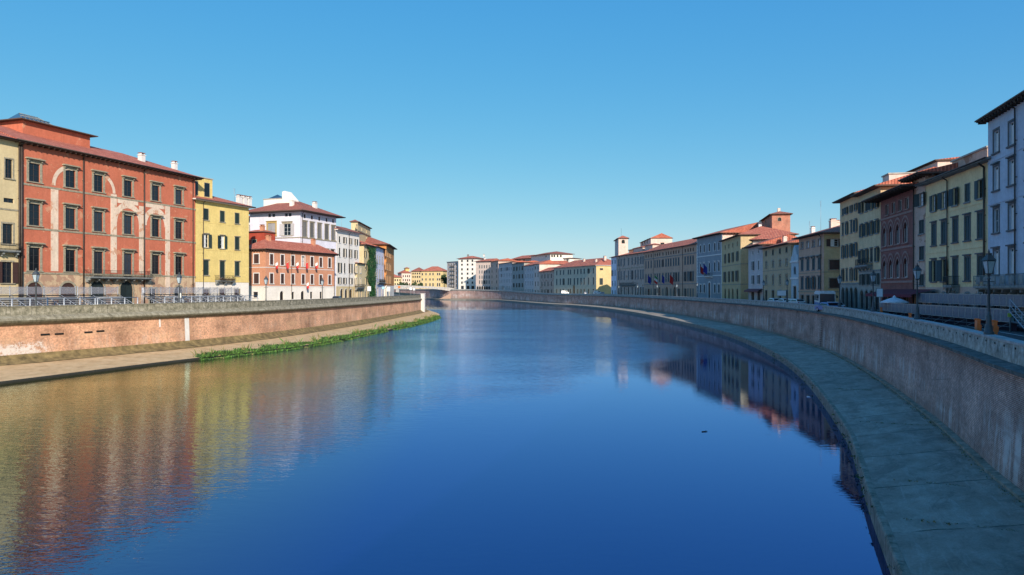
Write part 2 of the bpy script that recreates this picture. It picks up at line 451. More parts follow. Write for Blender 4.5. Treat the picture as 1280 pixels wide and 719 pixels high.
def attic(s, x0, x1, y0, y1, z0, z1, wall, name='attic', rise=.8, over=.5, flatroof=False, wins=(), tile=None):
    b = NB(); box(b, x0, x1, y0, y1, z0, z1)
    a = mk(name, b, wall, s.root)
    b = NB()
    if flatroof: box(b, x0-.15, x1+.15, y0-.15, y1+.15, z1+.003, z1+.2)
    else:
        o = over; zb = z1+.01; lo = [(x0-o,y0-o),(x1+o,y0-o),(x1+o,y1+o),(x0-o,y1+o)]
        B = [bm_ for bm_ in [b.verts.new((x,y,zb)) for x,y in lo]]; T = [b.verts.new((x,y,zb+.15)) for x,y in lo]
        run = min((y1-y0)/2+o, (x1-x0)/2+o)*.98
        if (x1-x0) >= (y1-y0): A = b.verts.new((x0-o+run,(y0+y1)/2,zb+rise)); E = b.verts.new((x1+o-run,(y0+y1)/2,zb+rise))
        else: A = b.verts.new(((x0+x1)/2-.01,y0-o+run,zb+rise)); E = b.verts.new(((x0+x1)/2+.01,y1+o-run,zb+rise))
        b.faces.new(B[::-1]).material_index = 1
        for i in range(4): b.faces.new((B[i],B[(i+1)%4],T[(i+1)%4],T[i])).material_index = 1
        if (x1-x0) >= (y1-y0):
            b.faces.new((T[0],T[1],E,A)); b.faces.new((T[2],T[3],A,E)); b.faces.new((T[1],T[2],E)); b.faces.new((T[3],T[0],A))
        else:
            b.faces.new((T[1],T[2],E,A)); b.faces.new((T[3],T[0],A,E)); b.faces.new((T[0],T[1],A)); b.faces.new((T[2],T[3],E))
    mk(name+'_roof', b, M_CONC if flatroof else [tile or M_TILE, M_SOFFIT], a)
    for (x, z, w, h, side) in wins:
        b = NB()
        if side == 'front': box(b, x-w/2, x+w/2, y0-.04, y0-.003, z, z+h, 0); box(b, x-w/2+.1, x+w/2-.1, y0-.05, y0-.043, z+.1, z+h-.1, 1)
        elif side == 'left': box(b, x0-.04, x0-.003, x-w/2, x+w/2, z, z+h, 0); box(b, x0-.05, x0-.043, x-w/2+.1, x+w/2-.1, z+.1, z+h-.1, 1)
        else: box(b, x1+.003, x1+.04, x-w/2, x+w/2, z, z+h, 0); box(b, x1+.043, x1+.05, x-w/2+.1, x+w/2-.1, z+.1, z+h-.1, 1)
        mk('window', b, [M_STONE, M_GLASS], a)
    return a

# ================================================================== BUILDINGS, LEFT BANK
pR = plaster('red_plaster', (.56,.165,.095), (.38,.12,.07), .6, (.62,.30,.18), .0)
pCream = plaster('cream_plaster', (.66,.52,.30), (.45,.32,.17), .5)
pYel = plaster('yellow_plaster', (.76,.57,.21), (.46,.32,.10), .35)
pPink = plaster('salmon_plaster', (.60,.28,.17), (.40,.17,.1), .4)
pWhite = plaster('white_plaster', (.84,.77,.69), (.6,.53,.45), .3)
pLil = plaster('lilac_plaster', (.77,.73,.80), (.45,.42,.5), .4)
pPlinth = plaster('peeling_plinth', (.62,.44,.28), (.35,.2,.13), .7, (.42,.25,.17), .9)
pOr = plaster('orange_plaster', (.55,.24,.08), (.35,.15,.06), .5)

PAL = dict(s='plain', trim=M_STONE, tw=.38, hood=2, bars=2, sash=M_SASH)
# cream house at the far left edge
b = Bld('cream_house', 'cream plastered house left of the big red palazzo, cut off by the picture edge', FL[0], on_poly(24, FL), 18, pCream)
b.h = 25.3
b.row(11, 199, 223, [11], 1.1, bars=3, tw=.2); b.row(11, 248, 253.5, [11], 1.5, bars=0, tw=0, sill=0)
b.row(11, 280, 305, [9.5], 1.5, bars=3, tw=.25); b.row(11, 327.6, 354, [9], 1.5, tw=.25, s='closed', shut=M_BROWN)
for xo in (-8., -14.):
    for z_, h_ in ((3.,3.),(9.,3.),(15.,2.8),(20.,2.6)): b.win('front', b.fx(11)[0]+xo+2, z_, 1.4, h_, dict(tw=.25, bars=3))
b.build(); b.roof(rise=3.6, over=1.0, hl=True, hr=False, yr=.5); b.balcony(-40, 20, 312, 1.0, 1.0); b.string(11, 262, t=.06); b.pipe(23.2, .12)
b_cream0 = b
# the red palace
b = Bld('red_palazzo', 'large red palazzo with stone window hoods, pale arch bands and blue glass skylight', on_poly(24.3, FL), on_poly(244, FL), 18, pR, 'palace')
b.h = 25.4
cols = [43, 88, 123, 160, 194.5, 223.5]
b.row(43, 204.5, 227.5, cols, 1.75, **PAL); b.row(43, 255, 282, cols, 1.75, **PAL)
b.row(43, 309.7, 338.6, cols, 1.75, styles=[{},{},dict(dz=.8),dict(dz=.8),{},{}], **PAL)
D0 = dict(trim=M_STONE, tw=.3, bars=1, sash=M_WOOD, sill=0)
b.row(43, 353, 388, [43, 85], 2.6, **dict(D0, arch='round', s='closed', shut=M_BROWN, tw=.35))
b.row(122, 351, 388, [121.5, 158], 2.6, **dict(D0, arch='round', s='closed', shut=M_DKGREEN, tw=.35))
b.row(192, 361, 386, [191], 1.5, **D0); b.row(224, 358, 386, [223.5], 2.2, **dict(D0, arch='round', tw=.3))
b.build(plinth=(b.zz(43, 341.5), pPlinth)); b.roof(rise=3.7, over=1.1, hl=False, hr=True, brackets=.9)
for y in (229.5, 284.5, 341): b.string(28, y, t=.07, hh=.3)
b.pipe(26.0, .16); b.pipe(103.5, .1); b.pipe(179.5, .1); b.pipe(240.5, .08)
b.chimney(177, 4.2, .9, 1.0); b.chimney(218, 3.2, .8, 1.0)
bal = b.balcony(106, 184, 346.5, 1.3, 1.1)
# pale bands: the painted outlines of older arches and piers that show through the red plaster
M_BAND = plaster('old_pale_render', (.78,.60,.46), (.56,.36,.26), .7, (.60,.32,.2), .4)
def band(x0, x1, z0, z1): bm = NB(); box(bm, x0, x1, -.035, -.003, z0, z1); mk('faded_band', bm, M_BAND, b.root)
def archband(cx, z, r, t, a0=0, a1=180, n=16):
    bm = NB(); V = []
    for i in range(n+1):
        u = R(a0+(a1-a0)*i/n); V.append([bm.verts.new((cx+rr*math.cos(u), -.04, z+rr*math.sin(u)*1.15)) for rr in (r, r+t)])
    for p, q in zip(V, V[1:]): bm.faces.new((p[0],p[1],q[1],q[0]))
    mk('faded_arch', bm, M_BAND, b.root)
xs = [b.fx(c)[0] for c in cols]
zb = b.zz(43, 340); z2 = b.zz(43, 284); z3 = b.zz(43, 229)
m01 = (xs[0]+xs[1])/2+.3; m12 = (xs[1]+xs[2])/2; m23 = (xs[2]+xs[3])/2; m34 = (xs[3]+xs[4])/2; m45 = (xs[4]+xs[5])/2
band(m01-.65, m01+.6, zb+.2, z3-.2); band(m23-.6, m23+.65, zb+.2, z3+.2); band(m34-.7, m34+.65, zb+.2, z3-1.2); band(m45-.55, m45+.6, 1.0, z3-.3)
archband(m01+2.6, z3+.1, 2.5, .6, 80, 180); archband(m23-2.4, z3+.3, 2.2, .55, 0, 85)
archband(xs[3], z2+2.2, 2.3, .9); archband(xs[4], z2+2.2, 2.1, .9); 
band(m23+.8, m34-.9, z3-1.2, z3-.3); band(m34+.8, m45-.75, z3-1.2, z3-.3)
# attic storey with the skylight
def ix(B, px, y): return hit(px, B.world(0, y), B.d)
xa = ix(b, 112.5, 6.2)
at_ = attic(b, ix(b, 28.5, 6.2), xa, 6.2, 14, b.h+.4, b.h+5.0, pR, rise=1.0, over=.9)
bm = NB()
sx0, sx1 = ix(b, 24, 8), ix(b, 70, 8); zt = b.h+5.3
for q in ([(sx0,7.2,zt),(sx1,7.2,zt),(sx1-2.2,9.4,zt+1.5),(sx0+1.0,9.4,zt+1.5)], [(sx1,7.2,zt),(sx1,11.8,zt),(sx1-2.2,9.6,zt+1.5),(sx1-2.2,9.4,zt+1.5)],
          [(sx1,11.8,zt),(sx0,11.8,zt),(sx0+1.0,9.6,zt+1.5),(sx1-2.2,9.6,zt+1.5)], [(sx0,11.8,zt),(sx0,7.2,zt),(sx0+1.0,9.4,zt+1.5),(sx0+1.0,9.6,zt+1.5)]): quad(bm, q)
sk = mk('skylight', bm, M_BLUEGL, b.root)
bm = NB()
for i in range(8):
    f = i/7; tube(bm, (sx0+(sx1-sx0)*f,7.18,zt), (sx0+1.0+(sx1-sx0-3.2)*f,9.38,zt+1.52), .05, n=4)
for p, q in (((sx0,7.17,zt),(sx1,7.17,zt)),((sx0+.4,8.2,zt+.9),(sx1-1,8.2,zt+.9)),((sx0+1,9.4,zt+1.52),(sx1-2.2,9.4,zt+1.52)),((sx1,7.18,zt),(sx1-2.2,9.4,zt+1.52)),((sx1,11.8,zt),(sx1-2.2,9.6,zt+1.52)),((sx1,7.2,zt),(sx1,11.8,zt))): tube(bm, p, q, .07, n=4)
mk('skylight_frame', bm, M_GREYST, sk)
bm = NB(); tube(bm, (.5+1.6,-1+1.8,b.h+.9),(.5+1.6,-1+1.8,b.h+1.6), .05); bm.free()
VARY = False
# yellow house
b = Bld('yellow_house', 'bright yellow three storey house with green shutters and a flower balcony beside the red palace', on_poly(245, FL), on_poly(311, FL), 14, pYel, 'house')
b.eave(277, 255)
YC = [257.5, 277.8, 296.3]
b.row(257, 261, 275, YC, 1.25, s='closed', shut=M_GREEN, tw=.1, trim=M_STONE)
b.row(257, 293, 309.4, YC, 1.25, shut=M_GREEN, tw=.12, hood=1, styles=[dict(s='open', sash=M_WSASH, curt=1),dict(s='open', sash=M_WSASH, curt=1),dict(s='closed')])
b.row(257, 325.6, 344, YC, 1.3, s='closed', shut=M_GREEN, tw=.12, hood=1, styles=[{},dict(dz=.8),{}])
b.row(257, 362, 378, YC, 1.4, s='closed', shut=M_BROWN, tw=.2)
b.build(plinth=(b.zz(257, 352.5), pWhite)); b.roof(rise=2.6, over=1.0, hl=False, hr=True, soffit=M_WHITE); b.pipe(253.5, .06)
b.string(257, 312, t=.04, hh=.14, mat=pYel); b.string(257, 278, t=.04, hh=.14, mat=pYel); b.string(257, 352, t=.06, hh=.2, mat=pYel)
bo = b.balcony(268.5, 290, 350.5, 1.0, 1.0)
bm = NB(); xa, xb = b.fx(270)[0], b.fx(288)[0]; zt = b.zz(279, 350.5)
box(bm, xa, xb, -1.25, -1.02, zt+.05, zt+.3, 0)
for i in range(220):
    x = random.uniform(xa, xb); y = random.uniform(-1.4, -.95); z = zt+random.uniform(.25, .62); r_ = .09
    a = random.uniform(0, 6.28); q = [(x+r_*math.cos(a+k*2.1), y+r_*math.sin(a+k*2.1), z+random.uniform(-.06,.06)) for k in range(3)]
    quad(bm, q, random.choice((1,1,2,3)))
mk('flower_box', bm, [M_WOOD, flat('leaf_green', (.05,.11,.03)), flat('red_petals', (.5,.03,.03)), flat('white_petals', (.8,.78,.75))], bo)
a0 = b.fx(245.5)[0]+.2; a1 = b.fx(272)[0]+.2
attic(b, a0, a1, 1.6, 8, b.h-.1, b.h+5.0, pYel, 'roof_room', flatroof=True, wins=((a0+1.0, b.h+1.2, 1.5, 3.0, 'front'), (a1-1.5, b.h+1.2, 1.5, 3.0, 'front')))
for px in (299, 305, 311): b.chimney(px, 3.4, .95, 1.0)
b.antenna(293, 5, 2.5)
# salmon house with white ground floor
b = Bld('salmon_house', 'salmon two storey house with white window frames and white ground floor hung with flags', (-58,160), (-48.2,185), 6.4, pPink, 'house')
b.eave(336, 312.5)
SC = [339.5, 353, 366, 379, 390, 401, 412]
WF = dict(trim=M_WHITE, tw=.22, bars=1)
b.row(340, 317.8, 331, SC, 1.15, styles=[dict(s='closed',shut=M_BROWN)]*3+[dict(curt=1)]+[dict(s='closed',shut=M_BROWN)]*3, **WF)
b.row(340, 342, 354.6, SC, 1.15, s='closed', shut=M_BROWN, **WF)
b.row(352, 364, 380, [352, 378], 1.3, arch='round', trim=M_WHITE, tw=.1, sash=M_WOOD, bars=0); b.row(366, 365, 374, [366, 389, 401], 1.0, trim=M_WHITE, tw=.1, bars=1)
b.row(320.5, 317.8, 329.5, [320.5], 1.5, 'left', s='closed', shut=M_BROWN, **WF); b.row(320.5, 342, 354.6, [320.5], 1.5, 'left', s='closed', shut=M_BROWN, **WF)
b.row(320, 365, 372, [319.5], 1.4, 'left', **WF)
zp = b.zz(340, 358.5)
b.build(plinth=(zp, pWhite)); b.roof(rise=2.5, over=.8, brackets=.8); b.string(340, 358, t=.08, hh=.2, mat=M_WHITE); b.string(340, 334.5, t=.06, hh=.15, mat=M_WHITE)
b.chimney(335.5, 3.0, .9, .8, pPink); b.chimney(391.5, 3.0, .9, 1.0, pPink); b.pipe(364, .06); b.pipe(417.5, .07)
salmon = b
fl_cloth = [flat('flag_white', (.8,.78,.76)), flat('flag_red', (.55,.03,.03)), flat('flag_green', (.02,.25,.08)), flat('flag_blue', (.02,.04,.3))]
def wall_flag(bl, px, y, label, group, mats=(0,1), tilt=.9, Lp=1.9, drop=1.6, wd=.9, vert=False):
    x, D = bl.fx(px); z = bl.zz(px, y); w = bl.world(x, 0)
    e = empty('flag', label, 'flag', (w.x, w.y, bl.z0+z), math.atan2(bl.d.y, bl.d.x), group)
    bm = NB(); tube(bm, (0,-.02,0), (0,-Lp*.8,Lp*.6), .03, n=5); mk('flagpole', bm, M_WHITE, e)
    bm = NB(); n = 6; m_ = len(mats)
    for i in range(n):
        for k in range(m_*2):
            def P(a, c):
                yy = -Lp*.8*(1-a*wd/Lp*.9); zz = Lp*.6*(1-a*wd/Lp*.9)-c*drop
                return (.12*math.sin(a*5+c*3)+.05*math.sin(c*7), yy+.1*math.sin(c*4), zz)
            a0, a1 = i/n, (i+1)/n; c0, c1 = k/(m_*2), (k+1)/(m_*2)
            quad(bm, [P(a0,c0),P(a0,c1),P(a1,c1),P(a1,c0)], mats[k//2])
    mk('flag_cloth', bm, fl_cloth, e)
pos = ['under the leftmost upper window of the salmon house', 'under the second upper window of the salmon house', 'under the third upper window of the salmon house', 'under the middle upper window of the salmon house', 'under the fifth upper window of the salmon house']
for px, t, mt in zip((341, 354.5, 367, 379, 391), pos, ((0,1),(1,),(0,1),(1,),(0,1))):
    wall_flag(b, px, 333, ('red' if len(mt)==1 else 'white and red')+' flag hanging '+t, 'flags hung on the salmon house', mt)
wall_flag(b, 380, 358, 'white and red flag hanging low above the middle arched door of the salmon house', 'flags hung on the salmon house', (0,1))
# lilac palace behind
b = Bld('lilac_palazzo', 'tall pale lilac palazzo with overhanging hipped roof rising behind the salmon house', (-56.1,180), (-50.75,196.2), 16, pLil, 'palace')
b.eave(376, 264.5)
b.row(381, 277.3, 296, [381, 390, 399.3, 408.3, 416.5], 1.7, s='closed', shut=M_GREYSH, trim=M_STONE, tw=.25, hood=1)
b.row(381, 268, 273, [381, 390, 399.3, 408.3, 416.5], .9, bars=0, tw=0, sill=0); b.row(408, 311, 316, [409, 416], 2.0, bars=0)
b.row(340, 279, 295, [339.5], 2.4, 'left', s='closed', shut=louver('white_louvers', (.6,.56,.55)), trim=flat('ochre_stone', (.5,.33,.1)), tw=.45, hood=1)
b.row(340, 280.5, 295, [359], 2.3, 'left', s='open', shut=louver('white_louvers', (.6,.56,.55)), trim=M_STONE, tw=.5, hood=1, sash=M_WSASH)
b.row(340, 267.5, 271.5, [337, 342, 358, 362.5], .9, 'left', bars=0, tw=0, sill=0)
b.build(); b.roof(rise=4.2, over=1.9, mat=M_TILE2); b.string(381, 297.5, t=.12, hh=.25); b.pipe(377.5, .07)
b.chimney(393.5, 3.0, 1., 1.2)
# roof block, its glass lantern and stair tower, and chimney towards the viewer
attic(b, 5, 8.5, 9.5, 15.5, b.h+.5, b.h+4.4, pWhite, 'roof_terrace_block', flatroof=True)
bm = NB(); cx, cy, zc = 6.75, 12.2, b.h+4.6
for i in range(4):
    a = [(cx-1.5,cy-2.2),(cx+1.5,cy-2.2),(cx+1.5,cy+2.2),(cx-1.5,cy+2.2)]
    quad(bm, [(*a[i],zc),(*a[(i+1)%4],zc),(cx,cy,zc+1.3)])
mk('roof_lantern', bm, M_BLUEGL, b.root)
bm = NB(); v = [(9.4,.8),(9.4,6.3),(8.6,6.5),(6.2,4.0),(6.2,.8)]
for xx in (5, 8): quad(bm, [(xx, y, b.h+z) for y, z in v])
for i in range(5):
    (y0,z0),(y1,z1) = v[i], v[(i+1)%5]; quad(bm, [(5,y0,b.h+z0),(5,y1,b.h+z1),(8,y1,b.h+z1),(8,y0,b.h+z0)])
bmesh.ops.recalc_face_normals(bm, faces=bm.faces)
mk('stair_tower', bm, pWhite, b.root)
bm = NB(); box(bm, 1.6, 2.5, 3.6, 4.5, b.h+1, b.h+3.2); box(bm, 1.5, 2.6, 3.5, 4.6, b.h+3.203, b.h+3.35); mk('chimney', bm, pWhite, b.roofo)
VARY = True
# low annex and veranda between yellow house and lilac palace
P1 = Vector(XY(323, 186)); P0 = Vector(XY(301, 189))
b = Bld('veranda_annex', 'white annex with a row of tall veranda windows squeezed behind the yellow and salmon houses', P0, P1, 4, pWhite, 'house'); b.eave(318, 275.5)
b.row(316, 281, 291.5, [312.5, 316.5, 320.5], .75, bars=1, tw=.08, trim=M_WHITE)
b.build(); b.roof(rise=1.6, over=.4)
P1 = Vector(XY(331, 170)); P0 = Vector(XY(306, 172))
b = Bld('red_outbuilding', 'plain brick red outbuilding showing just above the salmon house roof', P0, P1, 4, plaster('brick_red_plaster', (.42,.07,.04)), 'house'); b.eave(320, 291)
b.row(320, 300, 309, [318], 1.2); b.build(); b.roof(rise=.7, over=.2); b.chimney(328, 1.2, .9, .9, pPink)
# cream house with rows of shutters
FLc = [(-50.7,196.4),(-47.6,212)]
b = Bld('shuttered_house', 'narrow cream house with four rows of open dark shutters right of the salmon house', FLc[0], FLc[1], 9.5, pWhite, 'house')
b.eave(424, 288.5)
CC = [424.3, 430.8, 437.8, 444.6]
for yt, yb in ((295.5,303.5),(310,321),(328.6,341),(347,355)): b.row(424, yt, yb, CC, 1.1, s='open', shut=M_DKGREEN, tw=.05, trim=M_WHITE, curt=.2)
b.row(428, 361, 377, [427, 432.5, 438.5, 445], 1.9, arch='round', trim=M_WHITE, tw=.15)
b.build(plinth=(b.zz(424, 358), pCream)); b.roof(rise=2., over=.9, mat=M_TILE2, hl=False, hr=False, soffit=M_WHITE); b.pipe(436, .07); b.antenna(427, 4, 3.5)
G1 = Vector((-47.5,218)); G2 = Vector((-46.4,232)); G3 = Vector((-47,250)); G4 = Vector((-49.4,280))
b = Bld('low_cream_house', 'lower cream house with small balcony projecting before the shuttered house', (-47.6,209), (-47.0,217.6), 4, pCream, 'house'); b.eave(446, 329.5)
b.row(446, 333.5, 341, [445.5, 450.5], 1.1, trim=M_WHITE); b.row(446, 347.6, 357, [445.5, 450.5], 1.1, trim=M_WHITE); b.row(446, 362, 374, [446, 451], 1.5, trim=M_WHITE, arch='round')
b.build(); b.roof(rise=.5, over=.4); b.balcony(444, 453, 359.5, .8)
b = Bld('ivy_clad_house', 'narrow beige house with red tiled roof whose front is covered in ivy', G1, G2, 12, pCream, 'house'); b.eave(458, 307)
for yt, yb in ((314,322),(330,338),(347,356)): b.row(457, yt, yb, [456.5, 462, 468], 1.1, s='open', shut=M_DKGREEN, tw=.08)
b.row(457, 362, 374, [457.5, 466], 1.8, arch='round', trim=M_WHITE)
b.build(); b.roof(rise=2.2, over=.8, hl=False, hr=False)
ivy_b = b
b = Bld('pale_lilac_house', 'slim pale lilac house with small balcony between the ivy and the orange corner house', G2, G3, 12, pLil, 'house'); b.eave(472, 309.5)
for yt, yb in ((320,329),(337,348)): b.row(472, yt, yb, [471.5, 474.5, 477.8], 1.2, s='closed', shut=M_GREYSH, tw=.12)
b.row(472, 360, 372, [472, 477], 1.8); b.build(); b.roof(rise=2., over=.7, hl=False, hr=False); b.balcony(471, 479, 353, .9)
b = Bld('orange_corner_house', 'tall orange corner house with dark windows ending the left row of houses', G3, G4, 14, pOr, 'house', out=.8); b.eave(482, 305.5)
for yt, yb in ((312,320),(328,337),(344,354)): b.row(482, yt, yb, [482.5, 484.5, 486.5, 488.3], 1.6, s='plain', tw=.1)
b.row(482, 359, 372, [483, 486.5], 2.2); b.build(plinth=(b.zz(482, 357), pWhite)); b.roof(rise=3.2, over=1.2, mat=M_TILE2)
P1 = Vector(XY(463, 262)); P0 = Vector(XY(447, 236))
b = Bld('ochre_tower_house', 'square ochre tower house with brown roof rising above the roofs behind the shuttered house', P0, P1, 2.2, pCream, 'house'); b.eave(452, 280.5)
b.row(452, 284, 289, [446, 452, 458], 1.3); b.row(452, 292, 296, [446, 458], 1.2); b.build(); b.roof(rise=.8, over=.5, mat=M_TILE2); b.string(452, 290.5, t=.3, hh=.3)

# ================================================================== RIGHT BANK (from near to far)
pRW = plaster('pale_grey_plaster', (.50,.54,.62), (.32,.35,.42), .35); pRY = plaster('ochre_yellow_plaster', (.82,.61,.34), (.58,.43,.26), .35)
pBrick = None
def brickmat(name, a, c, mortar, sx=.25, sz=.075, useuv=False, white=None):
    if name in MC: return MC[name]
    m, nt, bb = nmat(name)
    v = coord(nt, 'UV' if useuv else 'Object')
    if not useuv:
        s = nt.nodes.new('ShaderNodeSeparateXYZ'); nt.links.new(v, s.inputs[0]); cb = nt.nodes.new('ShaderNodeCombineXYZ')
        nt.links.new(math_(nt, 'ADD', s.outputs[0], s.outputs[1]), cb.inputs[0]); nt.links.new(s.outputs[2], cb.inputs[1]); vv = cb.outputs[0]
    else: vv = v
    t = nt.nodes.new('ShaderNodeTexBrick'); nt.links.new(vv, t.inputs['Vector'])
    t.inputs['Color1'].default_value = (*a,1); t.inputs['Color2'].default_value = (*c,1); t.inputs['Mortar'].default_value = (*mortar,1)
    t.inputs['Scale'].default_value = 1.; t.inputs['Brick Width'].default_value = sx; t.inputs['Row Height'].default_value = sz; t.inputs['Mortar Size'].default_value = .008
    f = noise(nt, v, .6, 6, .7); col = mix(nt, 1., t.outputs['Color'], ramp(nt, f, [(.25,.55),(.7,1.25)]), 'MULTIPLY')
    nt.links.new(col, bb.inputs['Base Color']); bb.inputs['Roughness'].default_value = .9; bump(nt, bb, t.outputs['Fac'], .3, -.01)
    MC[name] = m; return m
pBrick = brickmat('palazzo_brick', (.23,.06,.05), (.29,.085,.065), (.22,.15,.13))
pTan = plaster('tan_plaster', (.60,.42,.33), (.3,.2,.15), .5, (.35,.18,.12), .3)
pTanY = plaster('brownish_yellow_plaster', (.70,.52,.31), (.3,.22,.12), .5); pOch = plaster('orange_ochre_plaster', (.78,.50,.28), (.36,.22,.1), .45)
pGreyS = plaster('grey_ashlar', (.36,.36,.33), (.2,.2,.18), .6); pMarb = plaster('pale_marble', (.50,.56,.58), (.32,.36,.38), .5)
pBrOr = plaster('brown_orange_plaster', (.60,.37,.26), (.36,.2,.14), .5); pOlive = plaster('olive_yellow_plaster', (.58,.43,.24), (.28,.2,.07), .4)
pGrun = plaster('flaking_ochre_plaster', (.56,.41,.25), (.2,.15,.09), .7, (.45,.38,.28), .5); pBlue = plaster('blue_grey_plaster', (.58,.52,.50), (.2,.22,.24), .5)
pPale = plaster('pale_pink_plaster', (.72,.56,.48), (.5,.38,.3), .4, (.6,.45,.35), .3)
BH = dict(trim=flat('dark_pietra', (.13,.13,.135), .9), tw=.18, hood=1)
# white palace at the right edge
P0 = on_poly(1240, FR3)
b = Bld('white_corner_palazzo', 'tall pale blue-white palazzo with wide bracketed eaves and long balcony at the right edge', P0, (41,42), 16, pRW, 'palace', out=.35)
b.eave(1240, 148.5)
wc = [1245.5, 1264.8, 1288, 1318, 1352]
M_DKST = flat('dark_pietra', (.13,.13,.135), .9)
HW = dict(trim=M_DKST, tw=.2, hood=1, sash=M_WSASH, bars=1, curt=.8)
b.row(1245, 163, 191, wc, 1.25, **dict(HW, hood=0)); b.row(1245, 208, 238, wc, 1.25, **HW); b.row(1245, 261, 291, wc, 1.25, **HW); b.row(1245, 313, 343, wc, 1.25, **HW)
b.row(1245, 366, 395, wc, 2.0, arch='round', trim=M_GREYST, tw=.25, sill=0)
b.build(plinth=(b.zz(1245, 358), pGreyS)); b.roof(rise=2.2, over=.8, brackets=.7, soffit=M_WOOD); b.pipe(1271, .07)
b.balcony(1239, 1310, 357, 1.6, 1.0, solid=True); b.string(1245, 200, t=.05, hh=.12, mat=pRW); b.string(1245, 254, t=.05, hh=.12, mat=pRW)
attic(b, ix(b,1242,4.2), ix(b,1264,4.2), 4.2, 8.5, b.h+.8, b.h+2.9, pTan, 'roof_room', flatroof=True)
# unseen continuation of the same row beside and behind the viewer (throws the morning shade on the quay)
P0 = (40.8,41.4)
for nm, lb, A, B_, hh, mt in (('ochre_palazzo','ochre palazzo beyond the right edge next to the pale blue-white palazzo',(40.8,41.4),(32.2,20.4),19.5,pRY),
                          ('tan_palazzo','tan palazzo outside the right edge beside the viewpoint',(32,19.9),(22.2,-4.6),20,pTanY),
                          ('brick_red_palazzo','reddish palazzo behind the viewpoint on the shaded quay',(22,-5.2),(8,-44.5),20,pBrOr)):
    b = Bld(nm, lb, A, B_, 15, mt, 'palace'); b.h = hh
    for z_ in (1.2,5.6,9.8,14.): 
        for k in range(int(b.L//4)): b.win('front', 2.2+4*k, z_, 1.2, 2.4, dict(s='closed', shut=M_DKGREEN, **BH))
    b.build(); b.roof(rise=2.8, over=1.0, hl=False, hr=False)
VARY = False
b = Bld('pale_yellow_palazzo', 'pale yellow house with five columns of blue-green shutters left of the pale blue-white palazzo', on_poly(1157, FR3), on_poly(1239.4, FR3), 14, pRY, 'house')
b.eave(1160, 231)
yc = [1167.6, 1180, 1194.3, 1209.5, 1225.8]; GR = louver('bluegreen_louvers', (.04,.075,.085))
b.row(1167.6, 244, 264, yc, 1.15, shut=GR, trim=M_GREYST, tw=.08, styles=[dict(s='open'),dict(s='open'),dict(s='open'),dict(s='closed'),dict(s='open')])
b.row(1167.6, 280, 307, yc, 1.2, s='closed', shut=GR, **BH)
b.row(1167.6, 326, 352, yc, 1.2, shut=GR, styles=[dict(s='open'),dict(s='open'),dict(s='closed',dz=.5),dict(s='closed'),dict(s='closed')], **BH)
b.row(1167.6, 366, 385, yc, 1.9, arch='round', trim=M_GREYST, tw=.2, sill=0)
b.build(plinth=(b.zz(1167, 359), pTan)); b.roof(rise=1.1, over=.9, hl=True, hr=False, soffit=M_GREYST); b.pipe(1185.6, .07); b.pipe(1232, .1)
b.string(1167, 269, t=.05, hh=.15, mat=pRY); b.string(1167, 316, t=.05, hh=.15, mat=pRY); b.balcony(1189, 1200, 356.5, .9, 1.0)
attic(b, ix(b,1190,3.2), ix(b,1234,3.2), 3.2, 9, b.h+.3, b.h+2.9, pTan, 'roof_room', flatroof=True)
VARY = True
# tan house
b = Bld('tan_narrow_house', 'narrow tan plastered house with single column of large windows between brick palace and yellow house', on_poly(1141.3, FR3), on_poly(1156.7, FR3), 14, pTan, 'house')
b.eave(1145, 224)
for yt, yb in ((241,257),(275,292),(308,325),(343,357)): b.row(1153, yt, yb, [1152.3], 1.6, s='open' if yt == 241 else 'closed', shut=M_DKGREEN, trim=M_GREYST, tw=.05, curt=1)
b.row(1153, 366, 385, [1149], 2.2, arch='round', sill=0); b.build(); b.roof(rise=1.9, over=1.3, hl=False, hr=False, brackets=.8); b.pipe(1143.5, .08)
# gothic brick palace
b = Bld('brick_gothic_palazzo', 'dark red brick gothic palazzo with pointed arch windows under deep wooden eaves', on_poly(1101, FR3), on_poly(1141, FR3), 14, pBrick, 'palace')
b.eave(1103, 250)
gs = flat('worn_arch_stone', (.34,.20,.17), .9); GO = dict(trim=gs, tw=.24, sash=M_WHITE, bars=0, arch='pointed', sill=1)
b.row(1106, 257, 270, [1109, 1117, 1125.3, 1134], 1.3, trim=gs, tw=.1, sash=M_WHITE, bars=0)
for yt, yb in ((284,308),(325,348)): b.row(1106, yt, yb, [1105.6, 1113.5, 1122, 1131.8], 1.55, **GO)
b.row(1106, 365, 388, [1106, 1113.5, 1122, 1132], 2.2, trim=gs, tw=.3, arch='round', sill=0, bars=0)
b.build(); b.roof(rise=1.2, over=2.0, hl=False, hr=False, brackets=1.1)
for y in (274, 313, 353): b.string(1106, y, mat=gs, t=.1, hh=.3)
bm = NB()     # blind arch arcs above the windows
for yy in (284, 325):
    z = b.zz(1106, yy)
    for c in (1105.6, 1113.5, 1122, 1131.8):
        x = b.fx(c)[0]
        for i in range(10):
            u, v = math.pi*i/10, math.pi*(i+1)/10
            quad(bm, [(x+1.25*math.cos(u),-.06,z-.9+1.5*math.sin(u)),(x+1.5*math.cos(u),-.06,z-.9+1.8*math.sin(u)),(x+1.5*math.cos(v),-.06,z-.9+1.8*math.sin(v)),(x+1.25*math.cos(v),-.06,z-.9+1.5*math.sin(v))])
mk('blind_arches', bm, gs, b.root)
P1 = Vector(XY(1172, 101)); P0 = Vector(XY(1106, 122))
b = Bld('rear_peach_house', 'house with sunlit peach rear wall and shed roof rising behind the brick palace', P0, P1, 10, pPale, 'house'); b.eave(1168, 203.5)
b.row(1135, 225, 230, [1132], 1.6, bars=1); b.build(); b.roof(rise=.5, over=.3, hl=False, hr=False)
